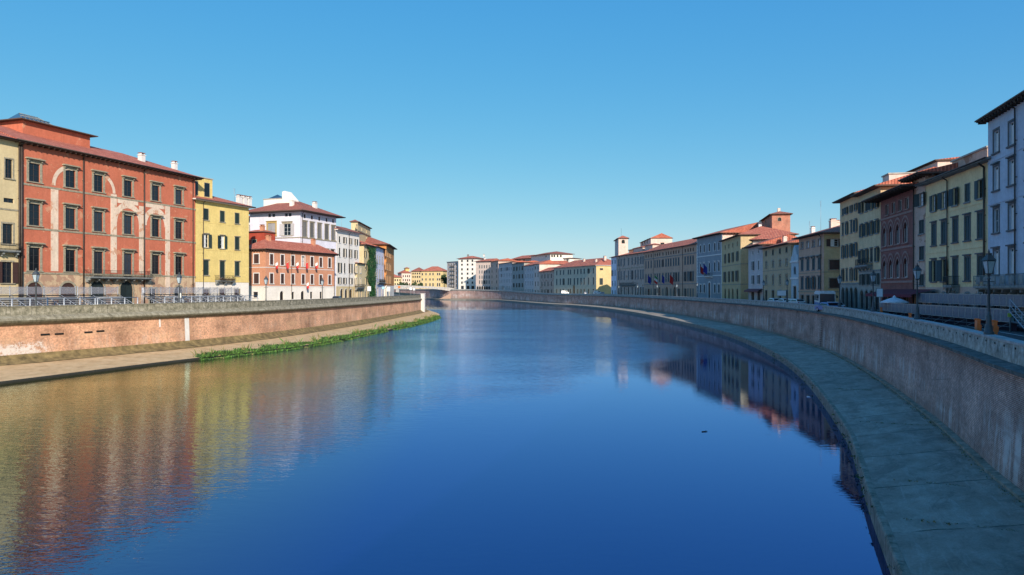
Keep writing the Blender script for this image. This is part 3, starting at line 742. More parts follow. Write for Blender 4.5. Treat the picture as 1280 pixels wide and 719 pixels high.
# yellow house with grey ground floor arches
b = Bld('green_shuttered_house', 'ochre house with dense dark green shutters and grey arched ground floor left of brick palace', on_poly(1074, FR3), on_poly(1100.8, FR3), 14, pTanY, 'house')
b.eave(1078, 244)
gc = [1077.3, 1083.2, 1089.5, 1096.5]
for yt, yb, bal in ((252,266,0),(281,296,0),(313,329,0),(343,356,0)): b.row(1078, yt, yb, gc, 1.15, s='open', shut=M_DKGREEN, trim=M_GREYST, tw=.06, hood=1 if yt in (281,313) else 0, curt=.4)
b.row(1078, 363, 388, gc, 1.9, arch='round', trim=M_GREYST, tw=.2, sill=0)
b.build(plinth=(b.zz(1078, 340), pGreyS)); b.roof(rise=2.4, over=1.0, hl=False, hr=False); b.balcony(1076, 1091, 331.5, .9, 1.0); b.string(1078, 339.5, mat=M_GREYST)
attic(b, b.L*.72, b.L-.1, 1.2, 9, b.h+.3, b.h+1.9, pPale, 'roof_room', flatroof=True)
b = Bld('orange_corner_palazzo', 'tall orange ochre corner house with grey arcade at the alley behind the bus', on_poly(1050, FR3), on_poly(1073.8, FR3), 14, pOch, 'house')
b.eave(1054, 252)
oc = [1053.8, 1058.7, 1064.3, 1070]
for yt, yb in ((261,269),(280,294),(308,322.5),(337,351)): b.row(1054, yt, yb, oc, .95, s='open', shut=M_BROWN if 0 else GR, trim=M_GREYST, tw=.06, hood=1 if yt > 270 else 0, curt=.6)
b.row(1054, 360, 386, oc, 1.9, arch='round', trim=M_GREYST, tw=.2, sill=0, bars=0)
b.build(plinth=(b.zz(1054, 355.5), pGreyS)); b.roof(rise=2.4, over=1.0, hl=True, hr=False); b.string(1054, 355, mat=M_GREYST, hh=.35)
b.string(1054, 300, t=.05, hh=.12, mat=pOch)
# house with olive side wall
b = Bld('brown_orange_house', 'brown-orange house with curved window hoods and olive yellow side wall facing the alley', on_poly(998.5, FR2), (61,133), 16, pBrOr, 'house')
b.eave(1027, 293)
bc = [1002.8, 1010, 1017, 1024.3]
b.row(1003, 303.5, 311, bc, 1.3, sash=M_WSASH, trim=M_GREYST, tw=.18, curt=.8, bars=1)
b.row(1003, 325, 338.5, bc, 1.35, s='closed', shut=GR, trim=M_GREYST, tw=.2, hood=2); b.row(1003, 347.5, 361, bc, 1.35, s='closed', shut=GR, **BH)
b.row(1003, 369, 386, bc, 1.8, trim=M_GREYST, sill=0, bars=1)
b.row(1043, 299, 308, [1043], 1.5, 'right', s='open', shut=M_BROWN, sash=M_WSASH, curt=1, tw=.1); b.row(1043, 325, 337, [1043], 1.9, 'right', s='closed', shut=M_BROWN); b.row(1043, 348, 360, [1043], 1.9, 'right', s='closed', shut=M_BROWN)
b.build(); 
bm = NB(); panel(bm, ((b.L+.012,.02),(0,1),(-1,0)), 0, b.dep-.04, 0, b.h-.02, [(x0-.25,x1+.25,z0-.25,z1+.25) for x0,x1,z0,z1,*_ in b.holes['right']], 0, rd=.01)
mk('end_wall_render', bm, pOlive, b.root)
b.roof(rise=2.6, over=1.1, mat=M_TILE2, hl=False, hr=True); b.string(1003, 342, t=.08, hh=.15); b.string(1003, 364.5, t=.1, hh=.3); b.pipe(1027, .07)
b.chimney(1041, 7, 1.2, 1.3, pPale); b.chimney(1046, 9, 1., 1.0, pPale); b.antenna(1026, 6, 6.5); b.antenna(1012, 9, 3.); b.chimney(1016, 6, .8, .8)
# church front
P0 = on_poly(989, FR2); P1 = on_poly(998.2, FR2)
b = Bld('church_facade', 'slim pale marble church front with scrolled gable squeezed between darker houses', P0, P1, 12, pMarb, 'church'); b.eave(992, 326)
b.row(992, 333, 343, [993.6], 1.5, arch='round', trim=pMarb); b.row(992, 358, 377, [993.6], 2.2, trim=M_WHITE, hood=1, sill=0)
b.build(gl=False); bm = NB(); n = 14; L = b.L
pts = [(0,0),(L,0)]+[(L-L*.5*min(1,(i/n))**.6 if i < n else L/2, 3.2*(i/n)**1.6) for i in range(1, n+1)]+[(L*.5*(1-(1-i/n))**.0*0+L*.5*((n-i)/n if False else (1-i/n))*0+L*.5*(1-min(1,i/n))**1+0, 3.2*(1-i/n)**.62) for i in range(1, n)]
pts = [(0,0),(L,0),(L*.96,.8),(L*.8,1.3),(L*.72,2.2),(L*.62,3.0),(L*.5,3.4),(L*.38,3.0),(L*.28,2.2),(L*.2,1.3),(L*.04,.8)]
for yy, o_ in ((-.1,1),(.8,-1)): quad(bm, [(x,yy,b.h+z) for x, z in pts[::o_]])
for i in range(len(pts)):
    (x0,z0),(x1,z1) = pts[i], pts[(i+1)%len(pts)]; quad(bm, [(x0,-.1,b.h+z0),(x0,.8,b.h+z0),(x1,.8,b.h+z1),(x1,-.1,b.h+z1)])
mk('scroll_gable', bm, pMarb, b.root); b.string(992, 348, mat=M_WHITE, t=.2, hh=.4); b.cornice(M_WHITE)
# flaking ochre house
b = Bld('flaking_ochre_house', 'flaking ochre house with four columns of small windows left of the church front', on_poly(953.6, FR2), on_poly(988.7, FR2), 14, pGrun, 'house'); b.eave(956, 311.5)
fc = [957.8, 966.3, 975, 983.3]
b.row(958, 314, 320, fc, 1.3, bars=1, tw=.1, s='closed', shut=M_DKGREEN); b.row(958, 327, 335, fc, 1.3, trim=M_STONE, tw=.2, sash=M_WSASH); b.row(958, 345.5, 356.5, fc, 1.25, trim=M_STONE, tw=.18, sash=M_WSASH, hood=1)
b.row(958, 363, 378, fc, 1.8, trim=M_GREYST, sill=0); b.build(); b.roof(rise=2.2, over=.9, hl=False, hr=False); b.string(958, 339, t=.06, hh=.2); b.chimney(981, 4.5, .9, 1.0, pPale)
# blue-grey slim house with shop
b = Bld('blue_grey_house', 'slim blue-grey house with framed windows above a dark red shop front', on_poly(935.5, FR2), on_poly(953.4, FR2), 12, pBlue, 'house', out=.0); b.eave(938, 310)
b.row(941, 314, 318, [941.3, 948.3], .9, bars=0, trim=M_WHITE); b.row(941, 327, 338, [941.3, 948.3], 1.3, trim=M_WHITE, tw=.25, s='closed', shut=M_GREYSH); b.row(941, 344.5, 355, [941.3, 948.3], 1.3, trim=M_WHITE, tw=.25, s='closed', shut=M_GREYSH)
b.row(941, 365, 378, [941, 948.5], 2.6, bars=0, sill=0, sash=M_WOOD); b.build(); b.roof(rise=2.4, over=1.4, hl=False, hr=False)
bm = NB(); quad(bm, [(-.1,-.02,0),(b.L,-.02,0),(b.L,-1.2,-.5),(-.1,-1.2,-.5)]); quad(bm, [(-.1,-1.2,-.5),(b.L,-1.2,-.5),(b.L,-1.2,-.9),(-.1,-1.2,-.9)]); quad(bm,[(-.1,-.02,0),(-.1,-1.2,-.5),(-.1,-1.2,-.9)])
z = b.zz(941, 361); mk('shop_awning', bm, flat('burgundy_canvas', (.12,.015,.03)), b.root, (0,0,z))
# ochre and green shuttered house with sunlit side
b = Bld('olive_ochre_house', 'olive ochre house with sunlit yellow side wall right of the grey palace with flags', (72.6,235.4), (69.6,207), 16, pOlive, 'house'); b.eave(906, 301)
kc = [906.6, 911.3, 916, 921.8]
b.row(907, 307, 311, kc, 1.0, bars=0); b.row(907, 318, 329, kc, 1.5, s='open', shut=GR, tw=.05); b.row(907, 340, 352.5, kc, 1.5, s='open', shut=GR, tw=.05); b.row(907, 361, 374, kc, 2.0, arch='round', trim=M_STONE, sill=0)
b.build(); b.roof(rise=3.2, over=.9, hl=False, hr=True); b.string(907, 333, t=.08, hh=.25); b.string(907, 356, t=.08, hh=.3)
b.chimney(950, 9, 1., 1.2)
P1 = Vector(XY(992, 194)); P0 = Vector(XY(941, 199))
b = Bld('rear_tiled_house', 'low house with broad red tiled roof below the brick tower', P0, P1, 14, pPale, 'house'); b.eave(970, 300)
b.row(970, 303, 308, [978, 984], 1.4); b.build(); b.roof(rise=3.6, over=1.)
P1 = Vector(XY(980.5, 205)); P0 = Vector(XY(962, 205)); 
# brick tower: corner towards the viewer
cor = Vector(XY(965, 214)); b = Bld('brick_tower', 'square red brick tower with flat hipped roof and one small arched window above the roofs', Vector(XY(952, 236)), cor, 5.2, brickmat('tower_brick', (.42,.13,.08), (.50,.19,.12), (.4,.3,.22)), 'tower'); b.eave(965, 268.5)
b.dep = 5.4; b.faces['left'] = ((0,b.dep),(0,-1),(1,0))
b.row(975, 272, 276.5, [974.5], .95, 'right', arch='round', tw=.12, bars=0, sill=0); b.row(958, 275, 280, [957], 1.0, bars=0)
b.build(); b.roof(rise=1.1, over=.7, mat=M_TILE2); 
bm = NB(); box(bm, b.L-4, b.L-3.2, 2.2, 3.0, b.h+.8, b.h+2.4); box(bm, b.L-5.5, b.L-4.6, 2.4, 3.2, b.h+.8, b.h+2.0); mk('chimney', bm, pPale, b.roofo)
# grey palace with flags
b = Bld('grey_palazzo', 'blue-grey stone palazzo with white arched windows, central balcony and sunlit pink gable', on_poly(871, FR2), (73,235.8), 24, plaster('blue_grey_stone', (.31,.33,.35), (.19,.2,.22), .5), 'palace'); b.eave(873, 298)
pc = [875.8, 880.3, 886.7, 893.6, 898.7]; WA = dict(trim=M_WHITE, tw=.32, arch='round', bars=1)
b.row(876, 306.5, 316, pc, 1.3, **WA); b.row(876, 329.5, 340.5, pc, 1.3, hood=1, **WA); b.row(876, 356, 366, [pc[0],pc[1],pc[3],pc[4]], 1.5, **dict(WA, arch=None, hood=1)); b.row(886, 353, 376, [pc[2]], 1.9, **dict(WA, sill=0, tw=.5))
b.row(925, 286, 293.5, [924.5], 2.0, 'right', bars=1, trim=M_STONE)
b.build(gr=True, rise=3.6); 
b.roof(rise=3.6, over=1.3, hl=False, hr=False, brackets=1.2)
for y in (321, 345.5): b.string(876, y, mat=M_WHITE, t=.15, hh=.35)
b.balcony(883, 891, 345, 1.0, 1.0, mat=M_WHITE)
bm = NB()
for x0 in (0, b.L-1.0):
    k = 0; z = 0
    while z < b.h-.8: box(bm, x0, x0+(1.0 if k%2 else .7), -.07, -.004, z, z+.58); z += .62; k += 1
mk('corner_quoins', bm, M_WHITE, b.root)
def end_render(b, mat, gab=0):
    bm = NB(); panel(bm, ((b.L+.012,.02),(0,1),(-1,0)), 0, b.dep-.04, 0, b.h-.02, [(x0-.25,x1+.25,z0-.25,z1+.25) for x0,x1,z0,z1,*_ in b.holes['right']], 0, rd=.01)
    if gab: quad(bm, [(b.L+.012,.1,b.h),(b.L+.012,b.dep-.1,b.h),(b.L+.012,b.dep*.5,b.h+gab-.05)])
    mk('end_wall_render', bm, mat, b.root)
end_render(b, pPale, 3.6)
wall_flag(b, 883.5, 339, 'red flag hanging left above the door balcony of the grey palazzo', 'flags on the grey palazzo', (1,), Lp=3.0, drop=2.4, wd=1.6)
wall_flag(b, 888, 337, 'dark blue flag hanging right above the door balcony of the grey palazzo', 'flags on the grey palazzo', (3,), Lp=3.4, drop=2.8, wd=2.)
grey = b
# brown-orange long public palace
b = Bld('long_brown_palazzo', 'long brownish pink palazzo with closely set grey-green windows and four flags', on_poly(805.5, FR2), on_poly(870.6, FR2), 18, pBrOr, 'palace'); b.eave(808, 316)
lc = [807.5, 810.7, 814, 818.8, 821.7, 824.6, 828.6, 832.6, 835.6, 838.6, 842, 845, 848.4, 856.5, 860, 863.2, 866.4]
b.row(808, 318.7, 322.5, lc, 1.2, bars=0, tw=0, sill=0)
b.row(808, 327.5, 335.5, lc, 1.25, s='closed', shut=GR, trim=M_GREYST, tw=.15, hood=1); b.row(808, 343.5, 353, lc, 1.25, s='closed', shut=GR, trim=M_GREYST, tw=.15, hood=1)
b.row(808, 361, 370, [c for c in lc if c not in (824.6, 835.6, 845)], 1.3, s='closed', shut=M_GREYSH, tw=.1); b.row(824, 359, 372, [824.2, 833.5, 843.5], 2.4, arch='round', sill=0, sash=M_WOOD)
b.build(); b.roof(rise=4.0, over=1.0, hl=False, hr=False, soffit=M_GREYST); b.pipe(853.5, .09); b.pipe(817, .06)
for y in (324.5, 356): b.string(808, y, t=.12, hh=.3, mat=M_GREYST)
bm = NB(); box(bm, b.L-9, b.L-5, 4.5, 7, b.h+2.2, b.h+2.5); bm.free()
lg = 'flags on poles across the long brown palazzo'
wall_flag(b, 816, 349, 'blue flag leftmost of the four on the long brown palazzo', lg, (3,), Lp=3., drop=3.2, wd=2.)
wall_flag(b, 824.3, 349, 'green, white and red flag second from left on the long brown palazzo', lg, (2,0,1), Lp=3., drop=3.2, wd=2.)
wall_flag(b, 834, 349, 'lighter blue flag third from left on the long brown palazzo', lg, (3,), Lp=3., drop=3.0, wd=1.6)
wall_flag(b, 844, 349, 'red flag rightmost of the four on the long brown palazzo', lg, (1,), Lp=3., drop=3.2, wd=2.)
# brown hotel
b = Bld('brown_balcony_palazzo', 'brown house with nine columns of windows and canopy left of the long brown palazzo', on_poly(770.8, FR2), on_poly(805.2, FR2), 18, pTan, 'palace'); b.eave(775, 320.5)
hc = [773.2, 776.5, 780.5, 785.7, 790.3, 794.3, 797.6, 801, 803.8]
for yt, yb in ((324.5,332.5),(339.5,350)): b.row(774, yt, yb, hc, 1.4, s='closed', shut=M_GREYSH, tw=.15, trim=M_GREYST)
b.row(774, 359, 369, hc, 1.5, trim=M_WHITE, tw=.1, bars=1); b.build(); b.roof(rise=2.5, over=.8, hl=False, hr=False); b.string(774, 336.5, t=.12, hh=.25); b.balcony(777, 795, 356, 1.2, 1.0); b.pipe(775, .06)
attic(b, b.L*.3, b.L*.62, 5, 9, b.h+1.0, b.h+3.6, pPale, 'dormer', rise=.9, over=.5); attic(b, b.L*.70, b.L*.95, 5, 9, b.h+1.0, b.h+4.0, pPale, 'dormer', rise=.9, over=.5)
b = Bld('pale_blue_house', 'very slim pale blue house at the corner below the bell tower', on_poly(764, FR2), on_poly(770.6, FR2), 12, pLil, 'house'); b.eave(766, 322)
for yt, yb in ((325.5,330),(338,345),(351,358),(363,368)): b.row(766, yt, yb, [765.6, 768.9], 1.2, s='closed', shut=GR, tw=.08, trim=M_WHITE)
b.build(); b.roof(rise=1.8, over=.8, hl=True, hr=False)
# bell tower
b = Bld('bell_tower', 'slender pale square bell tower with tiled cap and one arched opening', Vector(XY(768.6, 382)), Vector(XY(773.2, 362)), 5., pPale, 'tower'); b.eave(773, 298.5)
b.row(779, 299.8, 304.5, [779], 1.6, 'right', arch='round', tw=.1, bars=0, sill=0); b.row(770, 300, 304.5, [771], 1.6, arch='round', tw=.1, bars=0, sill=0)
b.build(); b.roof(rise=1.6, over=.7)
bm = NB(); tube(bm, (b.L/2,2.5,b.h+1.6), (b.L/2,2.5,b.h+6.5), .05, n=5); tube(bm, (b.L/2-.4,2.5,b.h+5.6), (b.L/2+.4,2.5,b.h+5.6), .04, n=5); mk('iron_cross', bm, M_IRON, b.roofo)
# house with lit gable behind
b = Bld('rear_gabled_house', 'house with sunlit pinkish gable wall rising behind the long brown palazzo', Vector(XY(800.5, 372)), Vector(XY(813.6, 338)), 10.5, pPale, 'house'); b.eave(813, 298.5)
b.row(806, 300.5, 305, [803, 806, 809], 1.8, bars=1); b.row(822, 311, 314, [824], 1.2, 'right', bars=0, tw=0); b.row(822, 303.5, 306.5, [828], 1.8, 'right', bars=0, tw=.1)
b.build(gr=True, rise=2.4); b.roof(rise=2.4, over=.4, hl=False, hr=False, mat=M_TILE)
b = Bld('rear_dormer_house', 'low house with pink dormers behind the roof of the brown balcony palazzo', Vector(XY(786, 375)), Vector(XY(812, 345)), 9, pPale, 'house'); b.eave(800, 311); b.row(800, 312, 315, [792, 800], 1.5); b.build(); b.roof(rise=1.2, over=.7)
# yellow-sided palace of the far bend
b = Bld('grey_yellow_palazzo', 'long grey-green house with sunlit yellow end wall and broad red hipped roof', on_poly(692.3, FR), (52,420), 22, plaster('grey_green_plaster', (.64,.54,.40), (.24,.25,.2), .4), 'palace')
b.L = (Vector((52,420))-b.P0).length
b = b
b.d = (Vector((52,420))-b.P0).normalized(); b.n = Vector((-b.d.y, b.d.x)); b.root.rotation_euler[2] = math.atan2(b.d.y, b.d.x)
b.faces['right'] = ((b.L,0),(0,1),(-1,0))
b.eave(742, 332.2)
vc = [696, 700.5, 704.6, 710.5, 713.2, 718, 722.2, 726.3, 730.3, 735.8, 742]
b.row(742, 335.5, 341.5, vc, 1.45, s='closed', shut=GR, tw=.1, trim=M_GREYST); b.row(742, 347, 355.5, vc, 1.5, s='closed', shut=GR, tw=.1, trim=M_GREYST); b.row(742, 361.5, 367, [c for c in vc if c != 718], 1.5, s='closed', shut=M_DKGREEN, tw=.1)
b.row(742, 356, 372, [717.5], 2.6, arch='round', sill=0, sash=M_WOOD)
b.row(751, 348, 356, [751.5], 2.2, 'right', s='closed', shut=M_DKGREEN); b.row(751, 335.5, 337.5, [751.8], 2., 'right', bars=0)
b.build(); b.roof(rise=5.2, over=1.0, soffit=M_WHITE)
# separate yellow render on the end wall
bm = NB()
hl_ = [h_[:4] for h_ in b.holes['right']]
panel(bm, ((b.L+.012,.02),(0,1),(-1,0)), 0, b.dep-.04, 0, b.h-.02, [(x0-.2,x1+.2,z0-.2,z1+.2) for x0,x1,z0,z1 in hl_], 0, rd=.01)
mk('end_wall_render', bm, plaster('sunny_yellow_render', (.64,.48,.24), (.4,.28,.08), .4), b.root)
b.chimney(730, 7, 1.2, 1.4, pPale); b.chimney(745, 4.5, 1.2, 1.3, pPale); b.chimney(756, 8, 1.4, 1.6, pPale)
# same trick for the olive side wall of the alley house is its own render sheet
# bend houses
def FRp(px): return on_poly(px, FR)
b = Bld('low_brown_house', 'low brownish house with red roof left of the grey-green palazzo', FRp(674.5), FRp(692), 14, pTan, 'house'); b.eave(690, 339)
for yt, yb in ((342.5,347.5),(352,357.5),(362,369)): b.row(690, yt, yb, [677.5, 681.2, 685, 689.3], 1.7, s='closed', shut=M_DKGREEN, tw=.1)
b.build(); b.roof(rise=3.2, over=1., hl=False, hr=False)
b = Bld('pink_bend_house', 'pinkish house with tall roof second left of the grey-green palazzo', FRp(667.5), FRp(674.3), 16, pPale, 'house'); b.eave(672, 330.5)
for yt, yb in ((333,336.5),(341,346),(352,357.5),(363,369)): b.row(672, yt, yb, [669.2, 672.5], 1.7, tw=.1)
b.build(gr=True, gl=True, rise=3.); b.roof(rise=3., over=.8, hl=False, hr=False)
b = Bld('blue_grey_bend_house', 'narrow blue-grey house with white window strips in the far bend', FRp(655.3), FRp(667.3), 16, pBlue, 'house'); b.eave(663, 332)
for yt, yb in ((335,339),(342,348),(351,357),(361,369)): b.row(663, yt, yb, [657.2, 660, 662.7, 665.5], 1.5, trim=M_WHITE, tw=.35)
b.build(); b.roof(rise=3.2, over=.9, hl=False, hr=False)
b = Bld('arcaded_grey_house', 'dark grey house with timber eaves in the far bend', FRp(640.5), FRp(655), 16, pGreyS, 'house'); b.eave(650, 328.8)
for yt, yb in ((333,338),(343,348),(354,359),(364,370)): b.row(650, yt, yb, [642.5, 646, 649.5, 653], 1.8, s='open', shut=M_DKGREEN, tw=.1)
b.build(); b.roof(rise=1.4, over=1.3, hl=False, hr=False)
b = Bld('pale_grey_block', 'pale grey apartment block with dense rows of narrow windows in the far bend', FRp(623.2), FRp(640.2), 16, pBlue, 'apartment block'); b.eave(635, 328.6)
for yt, yb in ((334,338.5),(341.5,346),(349,353.5),(357,362)): b.row(635, yt, yb, (625, 639, 8), 1.3, s='closed', shut=M_DKGREEN, trim=M_WHITE, tw=.35)
b.build(); b.roof(rise=1.2, over=1.2, hl=False, hr=False)
b = Bld('white_hill_house', 'wide white house with red roof standing above the roofs of the far bend', Vector(XY(664, 600)), Vector(XY(688, 560)), 20, pWhite, 'house'); b.eave(688, 317.5)
b.row(684, 319, 321.3, [682.5], 1.8, bars=0); b.row(684, 326, 329, [680, 685], 1.5, bars=0)
b.row(700, 319, 321.5, [690, 693, 697, 701], 1.3, 'right', bars=0)
b.build(); b.roof(rise=2.6, over=1.6, mat=M_TILE2)
b = Bld('long_white_rear_house', 'long low white house with red roof behind the pink bend house', Vector(XY(688, 575)), Vector(XY(712, 560)), 14, pWhite, 'house'); b.eave(700, 323.5)
b.row(700, 325, 327.5, (691, 709, 5), 1.5, bars=0); b.build(); b.roof(rise=1., over=1.2)
b = Bld('arched_white_rear_house', 'white house with arched window low between the roofs of the far bend', Vector(XY(683, 545)), Vector(XY(713, 540)), 9, pWhite, 'house'); b.eave(700, 331)
b.row(700, 331.6, 334.5, [688, 696], 2.2, arch='round', bars=0); b.build(); b.roof(rise=3.2, over=.6)
b = Bld('long_red_roof_house', 'house with long red roof and dark loggia behind the pale grey block', Vector(XY(640, 660)), Vector(XY(666, 630)), 14, pTan, 'house'); b.eave(655, 323.5)
b.row(655, 324.5, 327.5, [645, 650, 655], 2.); b.build(); b.roof(rise=3.4, over=1.5)
# far corner blocks by the bridge
zs = 9.4
b = Bld('white_arcade_block', 'pinkish white apartment block with four window rows over a blue-grey arcade', Vector(XY(594.8, 693)), Vector(XY(613, 682)), 18, pPale, 'apartment block', z0=8.2); b.eave(604, 327)
for yt, yb in ((331.5,335.5),(338,342),(344.5,348.5),(350.5,355)): b.row(604, yt, yb, (599.5, 611.5, 5), 1.6, s='closed', shut=M_GREYSH, trim=M_WHITE, tw=.1)
b.row(604, 358, 364, (597, 611.5, 6), 2.4, arch='round', tw=.1, sill=0); b.build(plinth=(b.zz(604, 356.5), pBlue)); b.roof(rise=3., over=1.5, hl=True, hr=False); b.chimney(606, 6, 1.2, 1.4)
b = Bld('pink_end_block', 'narrow pinkish block with dark balconies right of the arcade block', Vector(XY(613.2, 668)), Vector(XY(622.8, 640)), 18, plaster('shell_pink_plaster', (.66,.45,.36)), 'apartment block', z0=7.6); b.eave(618, 327)
for yt, yb in ((330.5,333.5),(337,340.5),(344,347.5),(351,354.5),(359,363)): b.row(618, yt, yb, [615, 620.8], 1.8)
b.build(); b.roof(rise=2.4, over=1.2, hl=False, hr=False)
b = Bld('tall_white_block', 'tall white apartment block with seven floors and grey balcony side next to the far bridge', Vector(XY(573, 737)), Vector(XY(596.5, 728)), 20, pWhite, 'apartment block', z0=9.2); b.eave(575, 323.7)
for yt, yb in ((325,327.6),(329.8,332),(335.5,338),(341,343.4),(346.4,349),(352,354.7)): b.row(575, yt, yb, [577.4, 584.5, 590.5], 2.0, bars=1, tw=0, s='plain')
b.row(575, 357.5, 361.5, [578, 585, 591], 3.2, bars=0, sill=0)
b.build(); b.roof(rise=3.2, over=1.6); b.chimney(585, 8, 1.6, 1.6, M_GREYST); b.chimney(605, 8, 1.6, 1.6)
b = Bld('grey_balcony_block', 'grey apartment block with stacked balconies at the corner by the far bridge', Vector(XY(558.8, 760)), Vector(XY(572.8, 743)), 16, pBlue, 'apartment block', z0=9.2); b.eave(565, 327.5)
for k in range(6):
    yt = 329.5+k*5.2; b.row(565, yt, yt+3, [561, 564, 567, 570.5], 1.6, bars=0); b.balcony(563.2, 569, yt+3.4, 1.4, 1.0, mat=M_CONC)
b.build(); b.roof(rise=.8, over=.8, mat=M_CONC)
# beyond the bridge
zs = 10
b = Bld('far_yellow_palazzo', 'sunlit yellow palazzo with red hipped roof beyond the far bridge', Vector(XY(526.5, 895)), Vector(XY(553.5, 887)), 22, plaster('far_sand_plaster', (.66,.50,.25)), 'palace', z0=10); b.eave(540, 339.2)
for yt, yb in ((341.3,344.2),(348,350.8),(354,358)): b.row(540, yt, yb, [528, 532.5, 537.5, 541.3, 547, 549.5], 1.7, tw=.1, trim=M_WHITE, bars=0)
b.build(); b.roof(rise=6.5, over=1.2); b.string(540, 352.8, mat=M_WHITE)
b = Bld('far_balcony_house', 'cream house with dark stacked loggias left of the far yellow palazzo', Vector(XY(514.2, 900)), Vector(XY(526.3, 896)), 18, pCream, 'house', z0=10); b.eave(520, 339.5)
for yt, yb in ((341,343),(345,347.3),(350.5,353)): b.row(520, yt, yb, [516.3, 519, 521.8, 524.6], 1.8, bars=0, tw=0)
b.build(); b.roof(rise=5.5, over=1.2, mat=M_TILE2)
b = Bld('far_pink_house', 'pink house with small roof turret beyond the far bridge', Vector(XY(502, 890)), Vector(XY(514, 896)), 16, pPale, 'house', z0=10); b.eave(508, 341.5)
for yt, yb in ((344,346.5),(349,351.5),(354,357)): b.row(508, yt, yb, [504, 507, 509.5, 512], 1.3, bars=0, tw=.05)
b.build(); b.roof(rise=4.2, over=1.); attic(b, b.L*.55, b.L*.55+5, 5, 11, b.h+2.8, b.h+6.5, pYel, 'roof_turret', rise=1.6, over=1., wins=((b.L*.55+1.5, b.h+4.8, .9, 1.3, 'front'),(b.L*.55+3.5, b.h+4.8, .9, 1.3, 'front')))
b = Bld('far_cream_house', 'low cream house with red roof leftmost beyond the far bridge', Vector(XY(484, 880)), Vector(XY(501.8, 888)), 16, pCream, 'house', z0=10); b.eave(495, 347)
for yt, yb in ((349,351.5),(354,357)): b.row(495, yt, yb, [491, 494, 497, 500], 1.5, bars=0, tw=.05)
b.build(); b.roof(rise=4.4, over=1.)
b = Bld('far_dark_roof_house', 'small cream house seen in the gap between far yellow palazzo and grey balcony block', Vector(XY(554.5, 930)), Vector(XY(562, 925)), 12, pCream, 'house', z0=10); b.eave(558, 342)
b.row(558, 344, 347, [556.5, 559.5], 1.6, bars=0); b.row(558, 350, 353, [556.5, 559.5], 1.6, bars=0); b.build(); b.roof(rise=2, over=.8)

# ================================================================== RIVER, BANKS, GROUND
RW = [((-22,-100),(-32,-97)),((-8,-55),(-18,-52)),((4,-20),(-5.5,-17)),((11.4,0),(4.0,1)),((21.2,28),(14.7,27)),((24.6,36.5),(18.1,35)),((29.3,48.3),(22.3,45.5)),((38.3,74),(30.9,71.5)),((45.9,101),(37.8,99)),
      ((52.5,140),(44.3,139)),((55.6,185),(46.8,185)),((57,235),(48,235)),((55.6,284),(47,284)),((51,342),(43,340)),((41,390),(34,388)),((28,430),(21,427)),((12,500),(6,498)),((-8,580),(-12.5,576)),((-34,626),(-37,620)),((-66,652),(-69,645)),
      ((-92,722),(-97,718)),((-150,800),(-156,795)),((-245,900),(-250,892)),((-600,1060),(-600,1050))]
LW = [((-110,-100),(-100,-100)),((-92,-20),(-81,-22)),((-79,25),(-68.5,15)),((-67,58),(-59.5,45)),((-60,76),(-51.3,68.5)),((-52.5,93),(-45.3,85.5)),((-47.5,106),(-39.5,99.5)),((-43,125),(-33.7,116)),((-39.5,155),(-29.5,150)),((-36.6,200),(-25.6,188)),
      ((-34.6,258),(-25.2,232)),((-40,298),(-33,285)),((-75,420),(-66,412)),((-165,680),(-158,680)),((-260,790),(-255,780)),((-600,880),(-600,870))]
def crom(pts, n=6):
    out = []
    for i in range(len(pts)-1):
        p0 = pts[max(i-1,0)]; p1 = pts[i]; p2 = pts[i+1]; p3 = pts[min(i+2,len(pts)-1)]
        for k in range(n):
            t = k/n
            out.append(tuple(.5*((2*b)+(-a+c)*t+(2*a-5*b+4*c-d)*t*t+(-a+3*b-3*c+d)*t**3) for a,b,c,d in zip(p0,p1,p2,p3)))
    out.append(tuple(pts[-1])); return out
def sm(x): x = max(0, min(1, x)); return x*x*(3-2*x)
def rise(x, y, side): return sm((y-430)/260)*3.0 if side > 0 else sm((y-300)/380)*3.2
def strips(pts, side):
    """pts: polyline; returns list of (p, outward normal, arc length)"""
    out = []; s = 0
    for i, p in enumerate(pts):
        a = Vector(pts[max(i-1,0)]); b = Vector(pts[min(i+1,len(pts)-1)]); t = (b-a).normalized()
        n = Vector((t.y,-t.x))*side
        if i: s += (Vector(p)-Vector(pts[i-1])).length
        out.append((Vector(p), n, s))
    return out
def sweep(name, base, side, prof, mats, parent=None, mi=None, i0=0, i1=None, closed_end=False, smooth=False):
    """prof: (offset, z, weight of the street rise)"""
    bm = NB(); uv = bm.loops.layers.uv.new('UVMap'); rows = []
    base = base[i0:i1]
    for p, n, s in base:
        r = rise(p.x, p.y, side); rows.append([(bm.verts.new((p.x+n.x*o, p.y+n.y*o, z+w*r)), s) for o, z, w in prof])
    L = [0]
    for a, b in zip(prof, prof[1:]): L.append(L[-1]+math.hypot(a[0]-b[0], a[1]-b[1]))
    for ra, rb in zip(rows, rows[1:]):
        for j in range(len(prof)-1):
            vs = [(ra[j],L[j]),(rb[j],L[j]),(rb[j+1],L[j+1]),(ra[j+1],L[j+1])]
            f = bm.faces.new([v[0][0] for v in (vs if side > 0 else vs[::-1])])
            f.material_index = mi[j] if mi else 0
            for lp, v in zip(f.loops, (vs if side > 0 else vs[::-1])): lp[uv].uv = (v[0][1], v[1])
    bmesh.ops.recalc_face_normals(bm, faces=bm.faces)
    if smooth:
        for f in bm.faces: f.smooth = True
    return mk(name, bm, mats, parent)
